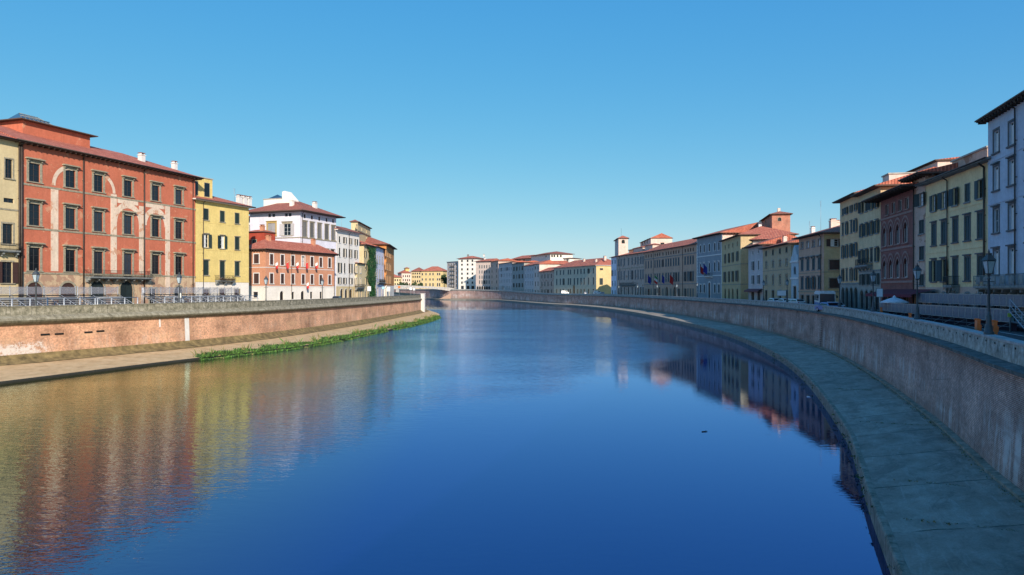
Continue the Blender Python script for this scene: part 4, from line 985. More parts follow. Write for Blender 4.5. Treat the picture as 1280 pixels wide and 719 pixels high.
def loft(name, A, B_, za, zb, mats, n=4, zr=0):
    bm = NB(); uv = bm.loops.layers.uv.new('UVMap'); rows = []; s = 0
    for i, (a, b) in enumerate(zip(A, B_)):
        if i: s += (Vector(a)-Vector(A[i-1])).length
        rows.append([(bm.verts.new((a[0]+(b[0]-a[0])*k/n, a[1]+(b[1]-a[1])*k/n, za+(zb-za)*k/n+(random.uniform(-zr,zr) if 0<k<n else 0))), s, k*math.hypot(b[0]-a[0], b[1]-a[1])/n) for k in range(n+1)])
    for ra, rb in zip(rows, rows[1:]):
        for k in range(n):
            vs = [ra[k], rb[k], rb[k+1], ra[k+1]]; f = bm.faces.new([v[0] for v in vs])
            for lp, v in zip(f.loops, vs): lp[uv].uv = (v[1], v[2])
    bmesh.ops.recalc_face_normals(bm, faces=bm.faces)
    for f in bm.faces:
        if f.normal.z < 0: f.normal_flip()
    return mk(name, bm, mats)
rw = crom([a for a, b in RW]); re_ = crom([b for a, b in RW]); lw = crom([a for a, b in LW]); le = crom([b for a, b in LW])
srw = strips(rw, 1); slw = strips(lw, -1); sre = strips(re_, 1); sle = strips(le, -1)

def near_s0(base, y): return min(base, key=lambda e: abs(e[0].y-y))[2]
WASH = None
# materials of the quays
def wallmat(name, brickA, brickC, wash, washamt, low_dark, tall):
    m, nt, b = nmat(name); uv = coord(nt, 'UV')
    t = nt.nodes.new('ShaderNodeTexBrick'); nt.links.new(uv, t.inputs['Vector'])
    t.inputs['Color1'].default_value = (*brickA,1); t.inputs['Color2'].default_value = (*brickC,1); mk_ = .95 if WASH else 1.25; t.inputs['Mortar'].default_value = (brickA[0]*mk_,brickA[0]*(.62 if WASH else 1.05),brickA[0]*(.42 if WASH else .92),1)
    t.inputs['Scale'].default_value = 1; t.inputs['Brick Width'].default_value = .30; t.inputs['Row Height'].default_value = .085; t.inputs['Mortar Size'].default_value = .016; t.inputs['Bias'].default_value = -.1
    f = noise(nt, uv, .22, 7, .7); c = mix(nt, 1., t.outputs['Color'], ramp(nt, f, [(.30,.50),(.5,1.0),(.68,1.4)]), 'MULTIPLY')
    fb = noise(nt, uv, 3.5, 5, .75); c = mix(nt, .85, c, mix(nt, 1., c, ramp(nt, fb, [(.32,.5),(.68,1.5)]), 'MULTIPLY'))
    s = nt.nodes.new('ShaderNodeSeparateXYZ'); nt.links.new(uv, s.inputs[0]); v = s.outputs[1]
    st = noise(nt, mapping(nt, uv, (1.6,.16,1)), 1., 6, .72)
    low = ramp(nt, math_(nt, 'DIVIDE', v, tall), [(.02,1),(.5,.85),(.72,0)])
    patch = noise(nt, mapping(nt, uv, (.09,.25,1)), 1., 3, .6)
    k = math_(nt, 'MULTIPLY', ramp(nt, st, [(.48,0),(.56,washamt)]), math_(nt, 'MULTIPLY', low, ramp(nt, patch, [(.42,.1),(.58,1)])))
    c = mix(nt, k, c, wash)
    dk = noise(nt, mapping(nt, uv, (.8,.10,1)), 1.3, 5, .7)
    c = mix(nt, ramp(nt, dk, [(.55,0),(.75,.55)]), c, low_dark)
    damp = ramp(nt, math_(nt, 'DIVIDE', v, tall), [(.0,.75),(.12,.25),(.25,0)])
    c = mix(nt, damp, c, low_dark)
    tn = noise(nt, mapping(nt, uv, (.12,.5,1)), 1., 6, .75, .6); c = mix(nt, ramp(nt, tn, [(.52,0),(.62,.5)]), c, tuple(min(1,x*k_) for x, k_ in zip(brickC, (1.05,1.3,1.35))))
    cr = nt.nodes.new('ShaderNodeTexVoronoi'); cr.feature = 'DISTANCE_TO_EDGE'; cr.inputs['Scale'].default_value = .16; nt.links.new(mapping(nt, uv, (1,1.6,1)), cr.inputs['Vector'])
    c = mix(nt, math_(nt, 'MULTIPLY', math_(nt, 'LESS_THAN', cr.outputs['Distance'], .004), ramp(nt, fb, [(.4,0),(.55,.6)])), c, low_dark)
    if WASH:       # flaked patch of old whitewash low on the wall
        wu = math_(nt, 'SUBTRACT', 1.0, math_(nt, 'ABSOLUTE', math_(nt, 'DIVIDE', math_(nt, 'SUBTRACT', s.outputs[0], (WASH[0]+WASH[1])/2), (WASH[1]-WASH[0])/2)))
        wv = math_(nt, 'SUBTRACT', 1.0, math_(nt, 'ABSOLUTE', math_(nt, 'DIVIDE', math_(nt, 'SUBTRACT', v, 1.7), 1.5)))
        wm = math_(nt, 'ADD', math_(nt, 'MULTIPLY', math_(nt, 'MINIMUM', math_(nt, 'MULTIPLY', wu, 2.5), wv), .32), math_(nt, 'MULTIPLY', noise(nt, uv, 1.3, 10, .9), 1.5))
        c = mix(nt, ramp(nt, math_(nt, 'MULTIPLY', wm, .6), [(.565,0),(.60,.9)]), c, (.76,.68,.62))
    nt.links.new(c, b.inputs['Base Color']); b.inputs['Roughness'].default_value = .93; b.inputs['Specular IOR Level'].default_value = .2
    bump(nt, b, math_(nt, 'ADD', t.outputs['Fac'], math_(nt, 'MULTIPLY', fb, -2.)), .55, -.02)
    return m
M_RWALL = wallmat('right_quay_brick', (.39,.195,.145), (.29,.145,.115), (.64,.60,.56), .85, (.08,.075,.075), 5.2)
WASH = (near_s0(slw, 66), near_s0(slw, 83.5))
M_LWALL = wallmat('left_quay_brick', (.60,.255,.135), (.68,.33,.19), (.70,.58,.50), .3, (.36,.19,.12), 4.6)
def stonemat(name, col, dark, light, su=1., holes=False):
    m, nt, b = nmat(name); uv = coord(nt, 'UV')
    f = noise(nt, uv, 1.5, 7, .75); c = ramp(nt, f, [(.3, dark), (.5, col), (.68, light)])
    st = noise(nt, mapping(nt, uv, (3.0*su,.35,1)), 1., 6, .7); c = mix(nt, ramp(nt, st, [(.50,0),(.68,.75)]), c, dark)
    st2 = noise(nt, mapping(nt, uv, (2.1,.5,1)), 1.7, 6, .7); c = mix(nt, ramp(nt, st2, [(.57,0),(.70,.6)]), c, light)
    s = nt.nodes.new('ShaderNodeSeparateXYZ'); nt.links.new(uv, s.inputs[0])
    u = math_(nt, 'FRACT', math_(nt, 'DIVIDE', s.outputs[0], 2.4)); j = math_(nt, 'LESS_THAN', u, .012)
    c = mix(nt, math_(nt, 'MULTIPLY', j, .7), c, (.03,.03,.03))
    nt.links.new(c, b.inputs['Base Color']); b.inputs['Roughness'].default_value = .92; b.inputs['Specular IOR Level'].default_value = .25
    bump(nt, b, f, .6, .04); return m
M_PAR = stonemat('mossy_parapet_stone', (.36,.35,.31), (.11,.105,.09), (.58,.57,.52))
M_LPAR = stonemat('left_parapet_stone', (.27,.24,.17), (.07,.07,.045), (.52,.46,.36))
M_COP = stonemat('coping_stone', (.44,.43,.42), (.26,.25,.24), (.56,.56,.55))
M_LSILL2 = stonemat('left_upper_string_stone', (.30,.26,.18), (.13,.11,.07), (.46,.42,.32)); M_SILL = stonemat('dark_string_stone', (.13,.13,.12), (.05,.05,.045), (.22,.22,.2)); M_LSILL = stonemat('left_string_shaded_stone', (.15,.13,.085), (.06,.055,.035), (.24,.21,.14))

# right quay wall: brick face, projecting string course, parapet, coping
wr = empty('embankment_wall', 'long curving brick embankment wall with stained stone parapet on the shaded right bank', 'embankment wall', (11.4,0,0))
def reparent(o, p):
    o.parent = p; o.matrix_parent_inverse = Matrix.Translation(-Vector(p.location))
    return o
def sweep2(name, base, side, prof, mats, parent, **k): return reparent(sweep(name, base, side, prof, mats, None, **k), parent)
sweep2('brick_face', srw, 1, [(0,.6,0),(.12,3,.5),(.25,5.98,1)], M_RWALL, wr)
sweep2('string_course', srw, 1, [(.26,5.9,1),(-.12,5.95,1),(-.14,6.12,1),(.62,6.2,1)], M_SILL, wr)
sweep2('parapet', srw, 1, [(.62,6.15,1),(.66,7.08,1)], M_PAR, wr)
sweep2('parapet_back', srw, 1, [(1.05,6.2,1),(1.05,7.08,1)], M_PAR, wr)
sweep2('coping', srw, 1, [(.60,7.08,1),(.58,7.2,1),(1.12,7.22,1),(1.12,7.08,1),(.60,7.08,1)], M_COP, wr)
# drain holes in the parapet
bm = NB(); last = -9
for p, n, s in srw: pass
def along(base, s):
    for (p,n,a),(q,m_,b_) in zip(base, base[1:]):
        if a <= s <= b_:
            t = (s-a)/max(b_-a,1e-6); return p.lerp(q,t), n.lerp(m_,t).normalized(), rise(p.x,p.y,1)
def near_s(base, y):
    return min(base, key=lambda e: abs(e[0].y-y)+(0 if e[0].y > -1e9 else 0))[2]
s0 = near_s(srw, 22); s1 = near_s(srw, 190); s = s0
while s < s1:
    p, n, r_ = along(srw, s); t = Vector((-n.y, n.x)); c = p+n*.63; w_ = .11
    P = [c-t*w_, c+t*w_]; z0 = 6.85
    a0, a1 = P
    for (q0,q1) in ((a0,a1),): quad(bm, [(q0.x-n.x*.0,q0.y,z0),(q1.x,q1.y,z0),(q1.x,q1.y,z0+.1),(q0.x,q0.y,z0+.1)])
    s += 1.75
o = mk('drain_hole', bm, flat('hole_black', (.008,.008,.008), 1.)); reparent(o, wr)
# walkway on the right
def walkmat():
    m, nt, b = nmat('right_walkway_concrete'); uv = coord(nt, 'UV')
    f = noise(nt, uv, .55, 8, .75, .3); c = ramp(nt, f, [(.3,(.23,.185,.14)),(.5,(.36,.30,.235)),(.7,(.48,.41,.33))])
    f2 = noise(nt, mapping(nt, uv, (.35,2.2,1)), 1.0, 6, .7, 1.); c = mix(nt, ramp(nt, f2, [(.55,0),(.7,.55)]), c, (.50,.45,.38))
    f3 = noise(nt, uv, 9, 4, .7); c = mix(nt, .5, c, mix(nt, 1., c, ramp(nt, f3, [(.3,.7),(.7,1.25)]), 'MULTIPLY'))
    s = nt.nodes.new('ShaderNodeSeparateXYZ'); nt.links.new(uv, s.inputs[0])
    wob = math_(nt, 'MULTIPLY', noise(nt, uv, .5, 3), .35)
    u = math_(nt, 'FRACT', math_(nt, 'DIVIDE', math_(nt, 'ADD', s.outputs[0], wob), 6.3))
    j = math_(nt, 'MULTIPLY', math_(nt, 'LESS_THAN', u, .014), ramp(nt, noise(nt, uv, .8, 3), [(.35,0),(.5,.9)]))
    c = mix(nt, j, c, (.03,.035,.02))
    wn = nt.nodes.new('ShaderNodeTexWhiteNoise'); wn.noise_dimensions = '1D'
    nt.links.new(math_(nt, 'FLOOR', math_(nt, 'DIVIDE', math_(nt, 'ADD', s.outputs[0], wob), 6.3)), wn.inputs['W'])
    c = mix(nt, 1., c, ramp(nt, wn.outputs['Value'], [(0,.82),(1,1.12)]), 'MULTIPLY')
    f6 = noise(nt, mapping(nt, uv, (.25,.25,1)), 1., 5, .8, .8); c = mix(nt, ramp(nt, f6, [(.53,0),(.60,.5)]), c, (.15,.13,.105))
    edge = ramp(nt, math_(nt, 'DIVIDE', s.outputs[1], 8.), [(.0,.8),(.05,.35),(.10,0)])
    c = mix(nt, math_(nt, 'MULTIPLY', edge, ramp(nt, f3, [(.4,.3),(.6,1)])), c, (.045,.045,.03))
    nt.links.new(c, b.inputs['Base Color']); b.inputs['Roughness'].default_value = .88; b.inputs['Specular IOR Level'].default_value = .3
    bump(nt, b, math_(nt, 'ADD', f, math_(nt, 'MULTIPLY', f3, .35)), .6, .05); return m
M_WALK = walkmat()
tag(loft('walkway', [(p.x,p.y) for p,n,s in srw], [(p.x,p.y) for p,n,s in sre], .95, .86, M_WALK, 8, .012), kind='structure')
M_KERB = stonemat('river_kerb_stone', (.27,.235,.18), (.08,.08,.05), (.42,.37,.3))
o = sweep('river_kerb', sre, 1, [(.02,.862,0),(.0,.868,0),(-.22,.862,0),(-.27,.78,0),(-.25,-.6,0)], M_KERB, mi=None); tag(o, kind='structure')
# kerb fillet along the wall foot
o = sweep('wall_foot_kerb', srw, 1, [(-.32,.94,0),(-.30,1.08,0),(.03,1.14,0)], M_KERB); tag(o, kind='structure')

# left quay
wl = empty('embankment_wall', 'sunlit salmon brick embankment wall with dark mossy parapet on the left bank', 'embankment wall', (-60,76,0))
iL = next(i for i, e in enumerate(slw) if e[0].y >= 256) 
sweep2('brick_face', slw, -1, [(0,.8,0),(.1,3,.5),(.2,5.45,1)], M_LWALL, wl)
sweep2('string_course', slw, -1, [(.2,5.4,1),(-.15,5.5,1),(-.42,5.75,1),(-.45,5.95,1),(-.2,6.25,1),(.45,6.55,1)], [M_LSILL, M_LSILL2], wl, mi=[0,0,0,1,1])  # lower faces darker: underside shade and moss put into the stone colour
sweep2('parapet', slw, -1, [(.45,6.5,1),(.48,7.5,1)], M_LPAR, wl); sweep2('parapet_back', slw, -1, [(.9,6.3,1),(.9,7.5,1)], M_LPAR, wl)
sweep2('coping', slw, -1, [(.42,7.5,1),(.42,7.6,1),(.95,7.62,1),(.95,7.5,1),(.42,7.5,1)], M_LPAR, wl)
def on_wall(base, y): 
    for (p,n,a),(q,m_,b_) in zip(base, base[1:]):
        if p.y <= y <= q.y: t = (y-p.y)/(q.y-p.y); return p.lerp(q,t), n.lerp(m_,t).normalized()
# weep slots, pale vertical strip, flaking whitewash patch on the left wall
bm = NB()
for px, y in ((57,418.2),(74.5,417.4),(111,415.3),(126,413.9)):
    k = (px-640)/F
    for (p,n,a),(q,m_,b_) in zip(slw, slw[1:]):
        if (p.x-k*p.y)*(q.x-k*q.y) <= 0 and p.y > 30 and q.y < 260:
            t = (p.x-k*p.y)/((p.x-k*p.y)-(q.x-k*q.y)); c = p.lerp(q,t); tt = (q-p).normalized(); z = Z(y, c.y)
            c = c-n*.0; A = c-tt*.55; B_ = c+tt*.55
            for (zz0, zz1, off) in ((z-.12, z+.1, .03),):
                pts = [A-n*off+n*.1, B_-n*off+n*.1]
                quad(bm, [(pts[0].x,pts[0].y,zz0),(pts[1].x,pts[1].y,zz0),(pts[1].x,pts[1].y,zz1),(pts[0].x,pts[0].y,zz1)])
            break
reparent(mk('weep_slot', bm, MC['hole_black']), wl)
def wallsheet(name, y0, y1, z0, z1, mat, off, base, zfun=None, parent=None, side=-1):
    bm = NB(); uv = bm.loops.layers.uv.new('UVMap'); pts = []; n_ = 24
    for i in range(n_+1):
        p, n = on_wall(base, y0+(y1-y0)*i/n_)
        pts.append((p, n))
    for i in range(n_):
        (p,n),(q,m_) = pts[i], pts[i+1]; za = zfun(i/n_) if zfun else z1; zb_ = zfun((i+1)/n_) if zfun else z1
        def X(p,n,z): o_ = off-.04*max(0,(z-.8))/1.; return (p.x-n.x*off+n.x*.045*(z-.8), p.y-n.y*off+n.y*.045*(z-.8), z)
        f = quad(bm, [X(p,n,z0),X(q,m_,z0),X(q,m_,zb_),X(p,n,za)])
        for lp, c in zip(f.loops, ((i,z0),(i+1,z0),(i+1,zb_),(i,za))): lp[uv].uv = c
    return reparent(mk(name, bm, mat), parent)
wallsheet('pale_mortar_strip', 101.8, 102.6, .9, 5.35, M_WHITE, .02, slw, None, wl)
wallsheet('pale_mortar_strip', 97.6, 97.85, 4.2, 5.35, M_WHITE, .02, slw, None, wl)
# ladders on the quay walls
def ladder(y, base, side, label, z0, z1):
    p, n = on_wall(base, y); e = empty('iron_rung_ladder', label, 'ladder', (p.x,p.y,z0), math.atan2(-n.x, n.y)*1.0)
    e.rotation_euler[2] = math.atan2(n.y, n.x)-math.pi/2   # local +y = into the wall
    bm = NB(); k = int((z1-z0)/.33)
    for i in range(k):
        z = .2+i*.33; o = -.12+.045*z
        tube(bm, (-.24,o-.06,z), (.24,o-.06,z), .022, n=6); tube(bm, (-.24,o-.06,z), (-.24,o+.3,z), .022, n=5); tube(bm, (.24,o-.06,z), (.24,o+.3,z), .022, n=5)
    mk('rungs', bm, flat('rusty_iron', (.13,.06,.035), .8, .2), e)
ladder(138, slw, -1, 'rusty iron rungs climbing the sunlit left embankment wall', .9, 5.4)
ladder(101, srw, 1, 'rusty iron rungs climbing the shaded right embankment wall', 1.0, 5.9)
# end pillar of the left parapet
pe, ne = on_wall(slw, 257)
bm = NB(); box(bm, -.9,.3,-.6,.6,.6,8.5); box(bm,-1.0,.4,-.7,.7,8.503,8.7); box(bm,-.96,-.903,-.3,.3,6.4,7.6)
tag(mk('stone_pillar', bm, M_WHITE, None, (pe.x+1.0,pe.y+1.5,-.6), -.3), 'pale stone pillar ending the left embankment parapet', 'pillar')
# left bank: sandy slope
m, nt, bb = nmat('sandy_bank'); uv = coord(nt, 'UV'); f = noise(nt, uv, .5, 8, .7); f2 = noise(nt, mapping(nt, uv, (.5,2.5,1)), 1, 5, .7)
c = ramp(nt, f, [(.3,(.42,.26,.12)),(.5,(.60,.40,.20)),(.7,(.70,.49,.27))]); c = mix(nt, ramp(nt, f2, [(.55,0),(.72,.6)]), c, (.27,.21,.12)); 
nt.links.new(c, bb.inputs['Base Color']); bb.inputs['Roughness'].default_value = .95; bump(nt, bb, f, .7, .08); M_SAND = m
tag(loft('sandy_bank', [(p.x,p.y) for p,n,s in slw], [(p.x,p.y) for p,n,s in sle], 1.0, .36, M_SAND, 8, .03), kind='structure')
o = sweep('bank_edge', sle, -1, [(.02,.365,0),(-.05,.33,0),(-.08,.15,0),(.15,-.6,0)], flat('dark_wet_edge', (.03,.028,.02), .6)); tag(o, kind='structure')
M_MUD = flat('dry_mossy_foot', (.24,.17,.07), .95, 0, .3, 1.2)
o = sweep('wall_foot_slope', slw, -1, [(-1.5,.96,0),(-.7,1.25,0),(-.25,1.6,0),(.06,1.95,0)], M_MUD); tag(o, kind='structure')

# ground
m, nt, bb = nmat('far_ground'); v = coord(nt); f = noise(nt, v, .02, 6, .7)
nt.links.new(ramp(nt, f, [(.35,(.10,.10,.07)),(.65,(.2,.17,.13))]), bb.inputs['Base Color']); bb.inputs['Roughness'].default_value = 1
M_GROUND = m; M_ASPH = flat('asphalt', (.055,.055,.06), .9, 0, .2, 1.5); M_PAVE = flat('paving_stone', (.2,.19,.18), .9, 0, .15, 1.)
bm = NB()
for side, base in ((1,srw),(-1,slw)):
    rows = []
    for i, (p,n,s) in enumerate(base):
        r = rise(p.x,p.y,side); a = -1.45+ (2.9*i/(len(base)-1)); q = Vector((math.cos(a)*side*3500, 400+math.sin(a)*3500))
        if side > 0 and i == len(base)-1: q = Vector((-600, 4000))
        if side < 0 and i == len(base)-1: q = Vector((-4000, 900))
        rows.append([bm.verts.new((p.x+n.x*1.06,p.y+n.y*1.06,6.2+r)), bm.verts.new((p.x+n.x*30,p.y+n.y*30,6.2+r)), bm.verts.new((q.x,q.y,6.2+r*1.2))])
    for ra, rb in zip(rows, rows[1:]):
        for j in range(2):
            vs = [ra[j],rb[j],rb[j+1],ra[j+1]]; bm.faces.new(vs)
quad(bm, [(-598,885,9.4),(-598,1058,9.4),(-4200,1400,9.4),(-4200,700,9.4)])
for f in bm.faces:
    f.normal_update()
    if f.normal.z < 0: f.normal_flip()
tag(mk('ground', bm, M_GROUND), kind='structure')
for side, base, nm in ((1,srw,'right'),(-1,slw,'left')):
    o = sweep('pavement', base, side, [(1.07,6.2,1),(1.07,6.34,1),(2.9,6.35,1),(2.95,6.22,1)], M_PAVE); tag(o, kind='structure')
    o = sweep('road', base, side, [(2.9,6.224,1),(11.0,6.224,1)], M_ASPH); tag(o, kind='structure')
    o = sweep('road_marking', base, side, [(6.9,6.229,1),(7.02,6.229,1)], M_WHITE); tag(o, kind='structure')
# river bed
bm = NB(); quad(bm, [(-3000,-400,-1.2),(600,-400,-1.2),(600,1300,-1.2),(-3000,1300,-1.2)]); tag(mk('river_bed', bm, flat('river_mud', (.05,.05,.03), 1.)), kind='structure')
# water
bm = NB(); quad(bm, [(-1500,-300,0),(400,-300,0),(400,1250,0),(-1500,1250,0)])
m, nt, bb = nmat('river_water'); v = coord(nt)
sx = nt.nodes.new('ShaderNodeSeparateXYZ'); nt.links.new(v, sx.inputs[0])
rot = nt.nodes.new('ShaderNodeMapping'); rot.inputs['Rotation'].default_value = (0,0,R(28)); rot.inputs['Scale'].default_value = (.55,1.5,1); nt.links.new(v, rot.inputs['Vector'])
rp1 = noise(nt, rot.outputs[0], 1.15, 3, .55, .5)
rot2 = nt.nodes.new('ShaderNodeMapping'); rot2.inputs['Rotation'].default_value = (0,0,R(-18)); rot2.inputs['Scale'].default_value = (.8,1.7,1); nt.links.new(v, rot2.inputs['Vector'])
rp2 = noise(nt, rot2.outputs[0], 3.2, 2, .5, .3)
h = math_(nt, 'ADD', math_(nt, 'MULTIPLY', rp1, .045), math_(nt, 'MULTIPLY', rp2, .026))
# breezy reaches and calm reaches: rough towards the left bank and in the middle distance, smooth lee along the right bank
wob = math_(nt, 'MULTIPLY', math_(nt, 'SUBTRACT', noise(nt, mapping(nt, v, (.05,.02,1)), 1, 3, .6), .5), 30)
edge = math_(nt, 'MINIMUM', 27.0, math_(nt, 'MULTIPLY_ADD', sx.outputs[1], .55, -29.0))      # wind line: ruffled to the left of it, smooth lee to the right
ruf = ramp(nt, math_(nt, 'DIVIDE', math_(nt, 'ADD', math_(nt, 'SUBTRACT', edge, sx.outputs[0]), math_(nt, 'ADD', wob, 8.0)), 16), [(.0,.10),(.5,.34),(1.,1.)])
farr = ramp(nt, math_(nt, 'DIVIDE', sx.outputs[1], 600), [(.07,.62),(.13,.8),(.20,1.9),(.33,3.6),(.50,3.6),(.56,.35),(.62,.10)])
gust = ramp(nt, noise(nt, mapping(nt, v, (.03,.06,1)), 1, 3, .6), [(.35,.6),(.65,1.2)])
amp = math_(nt, 'MAXIMUM', .05, math_(nt, 'MULTIPLY', math_(nt, 'MULTIPLY', math_(nt, 'SUBTRACT', ruf, .10), farr), gust))
bn = nt.nodes.new('ShaderNodeBump'); bn.inputs['Strength'].default_value = 1.0; bn.inputs['Distance'].default_value = 1.0
nt.links.new(math_(nt, 'MULTIPLY', h, amp), bn.inputs['Height'])
nt.nodes.remove(bb)
out = nt.nodes['Material Output']
fr = nt.nodes.new('ShaderNodeFresnel'); fr.inputs['IOR'].default_value = 1.6; FR0 = fr; nt.links.new(bn.outputs[0], fr.inputs['Normal'])
gl = nt.nodes.new('ShaderNodeBsdfGlossy'); gl.inputs['Roughness'].default_value = .03; sil = ramp(nt, math_(nt, 'DIVIDE', math_(nt, 'ADD', sx.outputs[0], 60), 60), [(.50,1),(.90,0)]); sil = math_(nt, 'MULTIPLY', sil, ramp(nt, math_(nt, 'DIVIDE', sx.outputs[1], 200), [(.40,1),(.70,0)]))      # mask along the left bank: olive-brown reflection tone painted into the water colour
FRF = fr = nt.nodes.new('ShaderNodeFresnel')
clear = mix(nt, 0.0, ramp(nt, fr.outputs[0], [(.20,(.45,.57,1.0)),(.60,(.50,.69,1.0)),(.92,(.80,.88,.98))]), (.43,.54,1.0))
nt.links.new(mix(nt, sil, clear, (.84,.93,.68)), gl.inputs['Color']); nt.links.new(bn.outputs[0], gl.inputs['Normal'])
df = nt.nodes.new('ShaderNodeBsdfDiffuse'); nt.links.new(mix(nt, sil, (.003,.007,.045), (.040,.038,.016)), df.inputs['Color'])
FRF.inputs['IOR'].default_value = 1.6; fr = FR0
ms = nt.nodes.new('ShaderNodeMixShader'); nt.links.new(math_(nt, 'MULTIPLY_ADD', fr.outputs[0], 1.1, .16), ms.inputs[0]); nt.links.new(df.outputs[0], ms.inputs[1]); nt.links.new(gl.outputs[0], ms.inputs[2]); nt.links.new(ms.outputs[0], out.inputs['Surface'])
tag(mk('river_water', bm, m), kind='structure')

# far bridge
br = empty('bridge', 'low pale concrete road bridge spanning the river in the far distance', 'bridge', (-55,650,0))
A = Vector((-55,650)); B_ = Vector((-215,638)); d = (B_-A); LB = d.length; ang = math.atan2(d.y, d.x)
br.location = (A.x,A.y,0); br.rotation_euler[2] = ang
bm = NB(); n = 36
def zt(t): return 9.9+3.2*math.sin(math.pi*min(max(t,0),1))**.8
for i in range(n):
    t0, t1 = i/n, (i+1)/n; x0, x1 = LB*t0, LB*t1
    def soff(t):
        k = (t*3)%1 if t < 1 else 0; return zt(t)-1.1-1.6*(2*k-1)**2
    za, zb_ = zt(t0), zt(t1); sa, sb = soff(t0+1e-5), soff(t1-1e-5)
    for y in (-6, 6): quad(bm, [(x0,y,sa),(x1,y,sb),(x1,y,zb_),(x0,y,za)])
    quad(bm, [(x0,-6,za),(x1,-6,zb_),(x1,6,zb_),(x0,6,za)]); quad(bm, [(x0,-6,sa),(x1,-6,sb),(x1,6,sb),(x0,6,sa)])
mk('deck', bm, M_CONC, br)
bm = NB()
for i in range(n):
    t0, t1 = i/n, (i+1)/n; x0, x1 = LB*t0, LB*t1
    for y in (-5.9, 5.9):
        for dy in (-.15,.15): quad(bm, [(x0,y+dy,zt(t0)+.01),(x1,y+dy,zt(t1)+.01),(x1,y+dy,zt(t1)+1.0),(x0,y+dy,zt(t0)+1.0)])
        quad(bm, [(x0,y-.15,zt(t0)+1.0),(x1,y-.15,zt(t1)+1.0),(x1,y+.15,zt(t1)+1.0),(x0,y+.15,zt(t0)+1.0)])
mk('parapet', bm, M_CONC, br)
for t in (1/3, 2/3):
    bm = NB(); box(bm, LB*t-1.4, LB*t+1.4, -5.5, 5.5, -1, zt(t)-2.6); mk('pier', bm, M_CONC, br)
bm = NB(); vv = [(-4,-7,-.5),(14,-7,.6),(-4,-7,10),(-4,7,-.5),(14,7,.6),(-4,7,10)]; V_ = [bm.verts.new(p) for p in vv]
for f in ((0,1,2),(3,5,4),(0,3,4,1),(1,4,5,2),(0,2,5,3)): bm.faces.new([V_[i] for i in f])
mk('abutment', bm, flat('abutment_brick', (.40,.26,.19), .9), br)

# ================================================================== FOLIAGE
M_LEAF = [flat('weed_green', (.09,.20,.03), .8, 0, .3, 2.), flat('weed_dark_green', (.03,.07,.018), .8), flat('weed_dry', (.26,.22,.09), .9)]
def blades(bm, p, hgt, n, spread, mis, ws=1.):
    for i in range(n):
        x = p[0]+random.gauss(0,spread); y = p[1]+random.gauss(0,spread); a = random.uniform(0,6.28); l = hgt*random.uniform(.5,1.15); w = random.uniform(.05,.13)*ws
        lx, ly = random.gauss(0,.35)*l, random.gauss(0,.35)*l; ca, sa = math.cos(a)*w, math.sin(a)*w
        v = [bm.verts.new(q) for q in ((x-ca,y-sa,p[2]),(x+ca,y+sa,p[2]),(x+ca*.8+lx*.6,y+sa*.8+ly*.6,p[2]+l*.7),(x+lx,y+ly,p[2]+l))]
        bm.faces.new(v).material_index = random.choice(mis)
bm = NB(); iA = [e for e in sle if 91 < e[0].y < 236]
sa_, sb_ = iA[0][2], iA[-1][2]; L_ = sb_-sa_
for k in range(2600):
    s = sa_+L_*random.random()**1.0; 
    i = next(j for j in range(len(sle)-1) if sle[j][2] <= s <= sle[j+1][2]); t = (s-sle[i][2])/(sle[i+1][2]-sle[i][2])
    p = sle[i][0].lerp(sle[i+1][0], t); n = sle[i][1]; f = (s-sa_)/L_
    width = 3.6*min(1, f*14+.25)*(1-.35*f)*(.75+.35*math.sin(s*.35)+.25*math.sin(s*.9+1))
    o = -.5+width*random.random()**1.1
    clump = .5+.5*math.sin(s*1.9+o)*math.sin(s*.53)
    if math.sin(s*.41+1.3)*math.sin(s*.17)+.25*math.sin(s*2.3) < -.62 and f > .1: continue
    if random.random() < .06: blades(bm, ((sle[i][0].lerp(sle[i+1][0], t)+n*width*random.uniform(.2,1.3)).x, (sle[i][0].lerp(sle[i+1][0], t)+n*width*random.uniform(.2,1.3)).y, .38), random.uniform(.7,1.3), 5, .12, (0,2,2))
    q = p+n*o; hh = (.15+.55*clump*random.uniform(.6,1.2))*(1 if o > 0 else .6)
    blades(bm, (q.x,q.y,.34 if o > 0 else .02), hh, 16, .30, (0,0,0,1,1) if clump > .3 else random.choice(((0,1,2),(2,2,0),(0,0,1))))
tag(mk('riverside_weeds', bm, M_LEAF), 'low green weeds in a long strip along the water edge of the left bank', 'weeds', kind='stuff')
bm = NB()
for k in range(150):
    e = random.choice([e for e in sre if 18 < e[0].y < 160]); i = sre.index(e); q2 = sre[i+1][0]; p = e[0].lerp(q2, random.random()); n = e[1]
    q = p+n*random.uniform(-.36,-.2); blades(bm, (q.x,q.y,random.uniform(.1,.8)), .10, 7, .07, (1,1,1,2,0), .3)
for s_y, o0, o1 in ((26,.6,7),(31.5,1.0,7),(45,.8,5.5),(60,1,4)):
    p, n = on_wall(sre, s_y); t = Vector((-n.y,n.x))
    for k in range(50):
        q = p+n*(o1-(o1-o0)*random.random()**2)+t*random.gauss(0,.05); blades(bm, (q.x,q.y,.9), .05, 5, .06, (1,2,2), .25)
for k in range(500):
    p, n = on_wall(srw, random.uniform(24,130)); q = p-n*random.uniform(.3,.5); blades(bm, (q.x,q.y,.93), .07, 6, .12, (1,2,2,2), .25)
tag(mk('quay_weeds', bm, M_LEAF), 'sparse weeds in the joints and along the edge of the right stone walkway', 'weeds', kind='stuff')
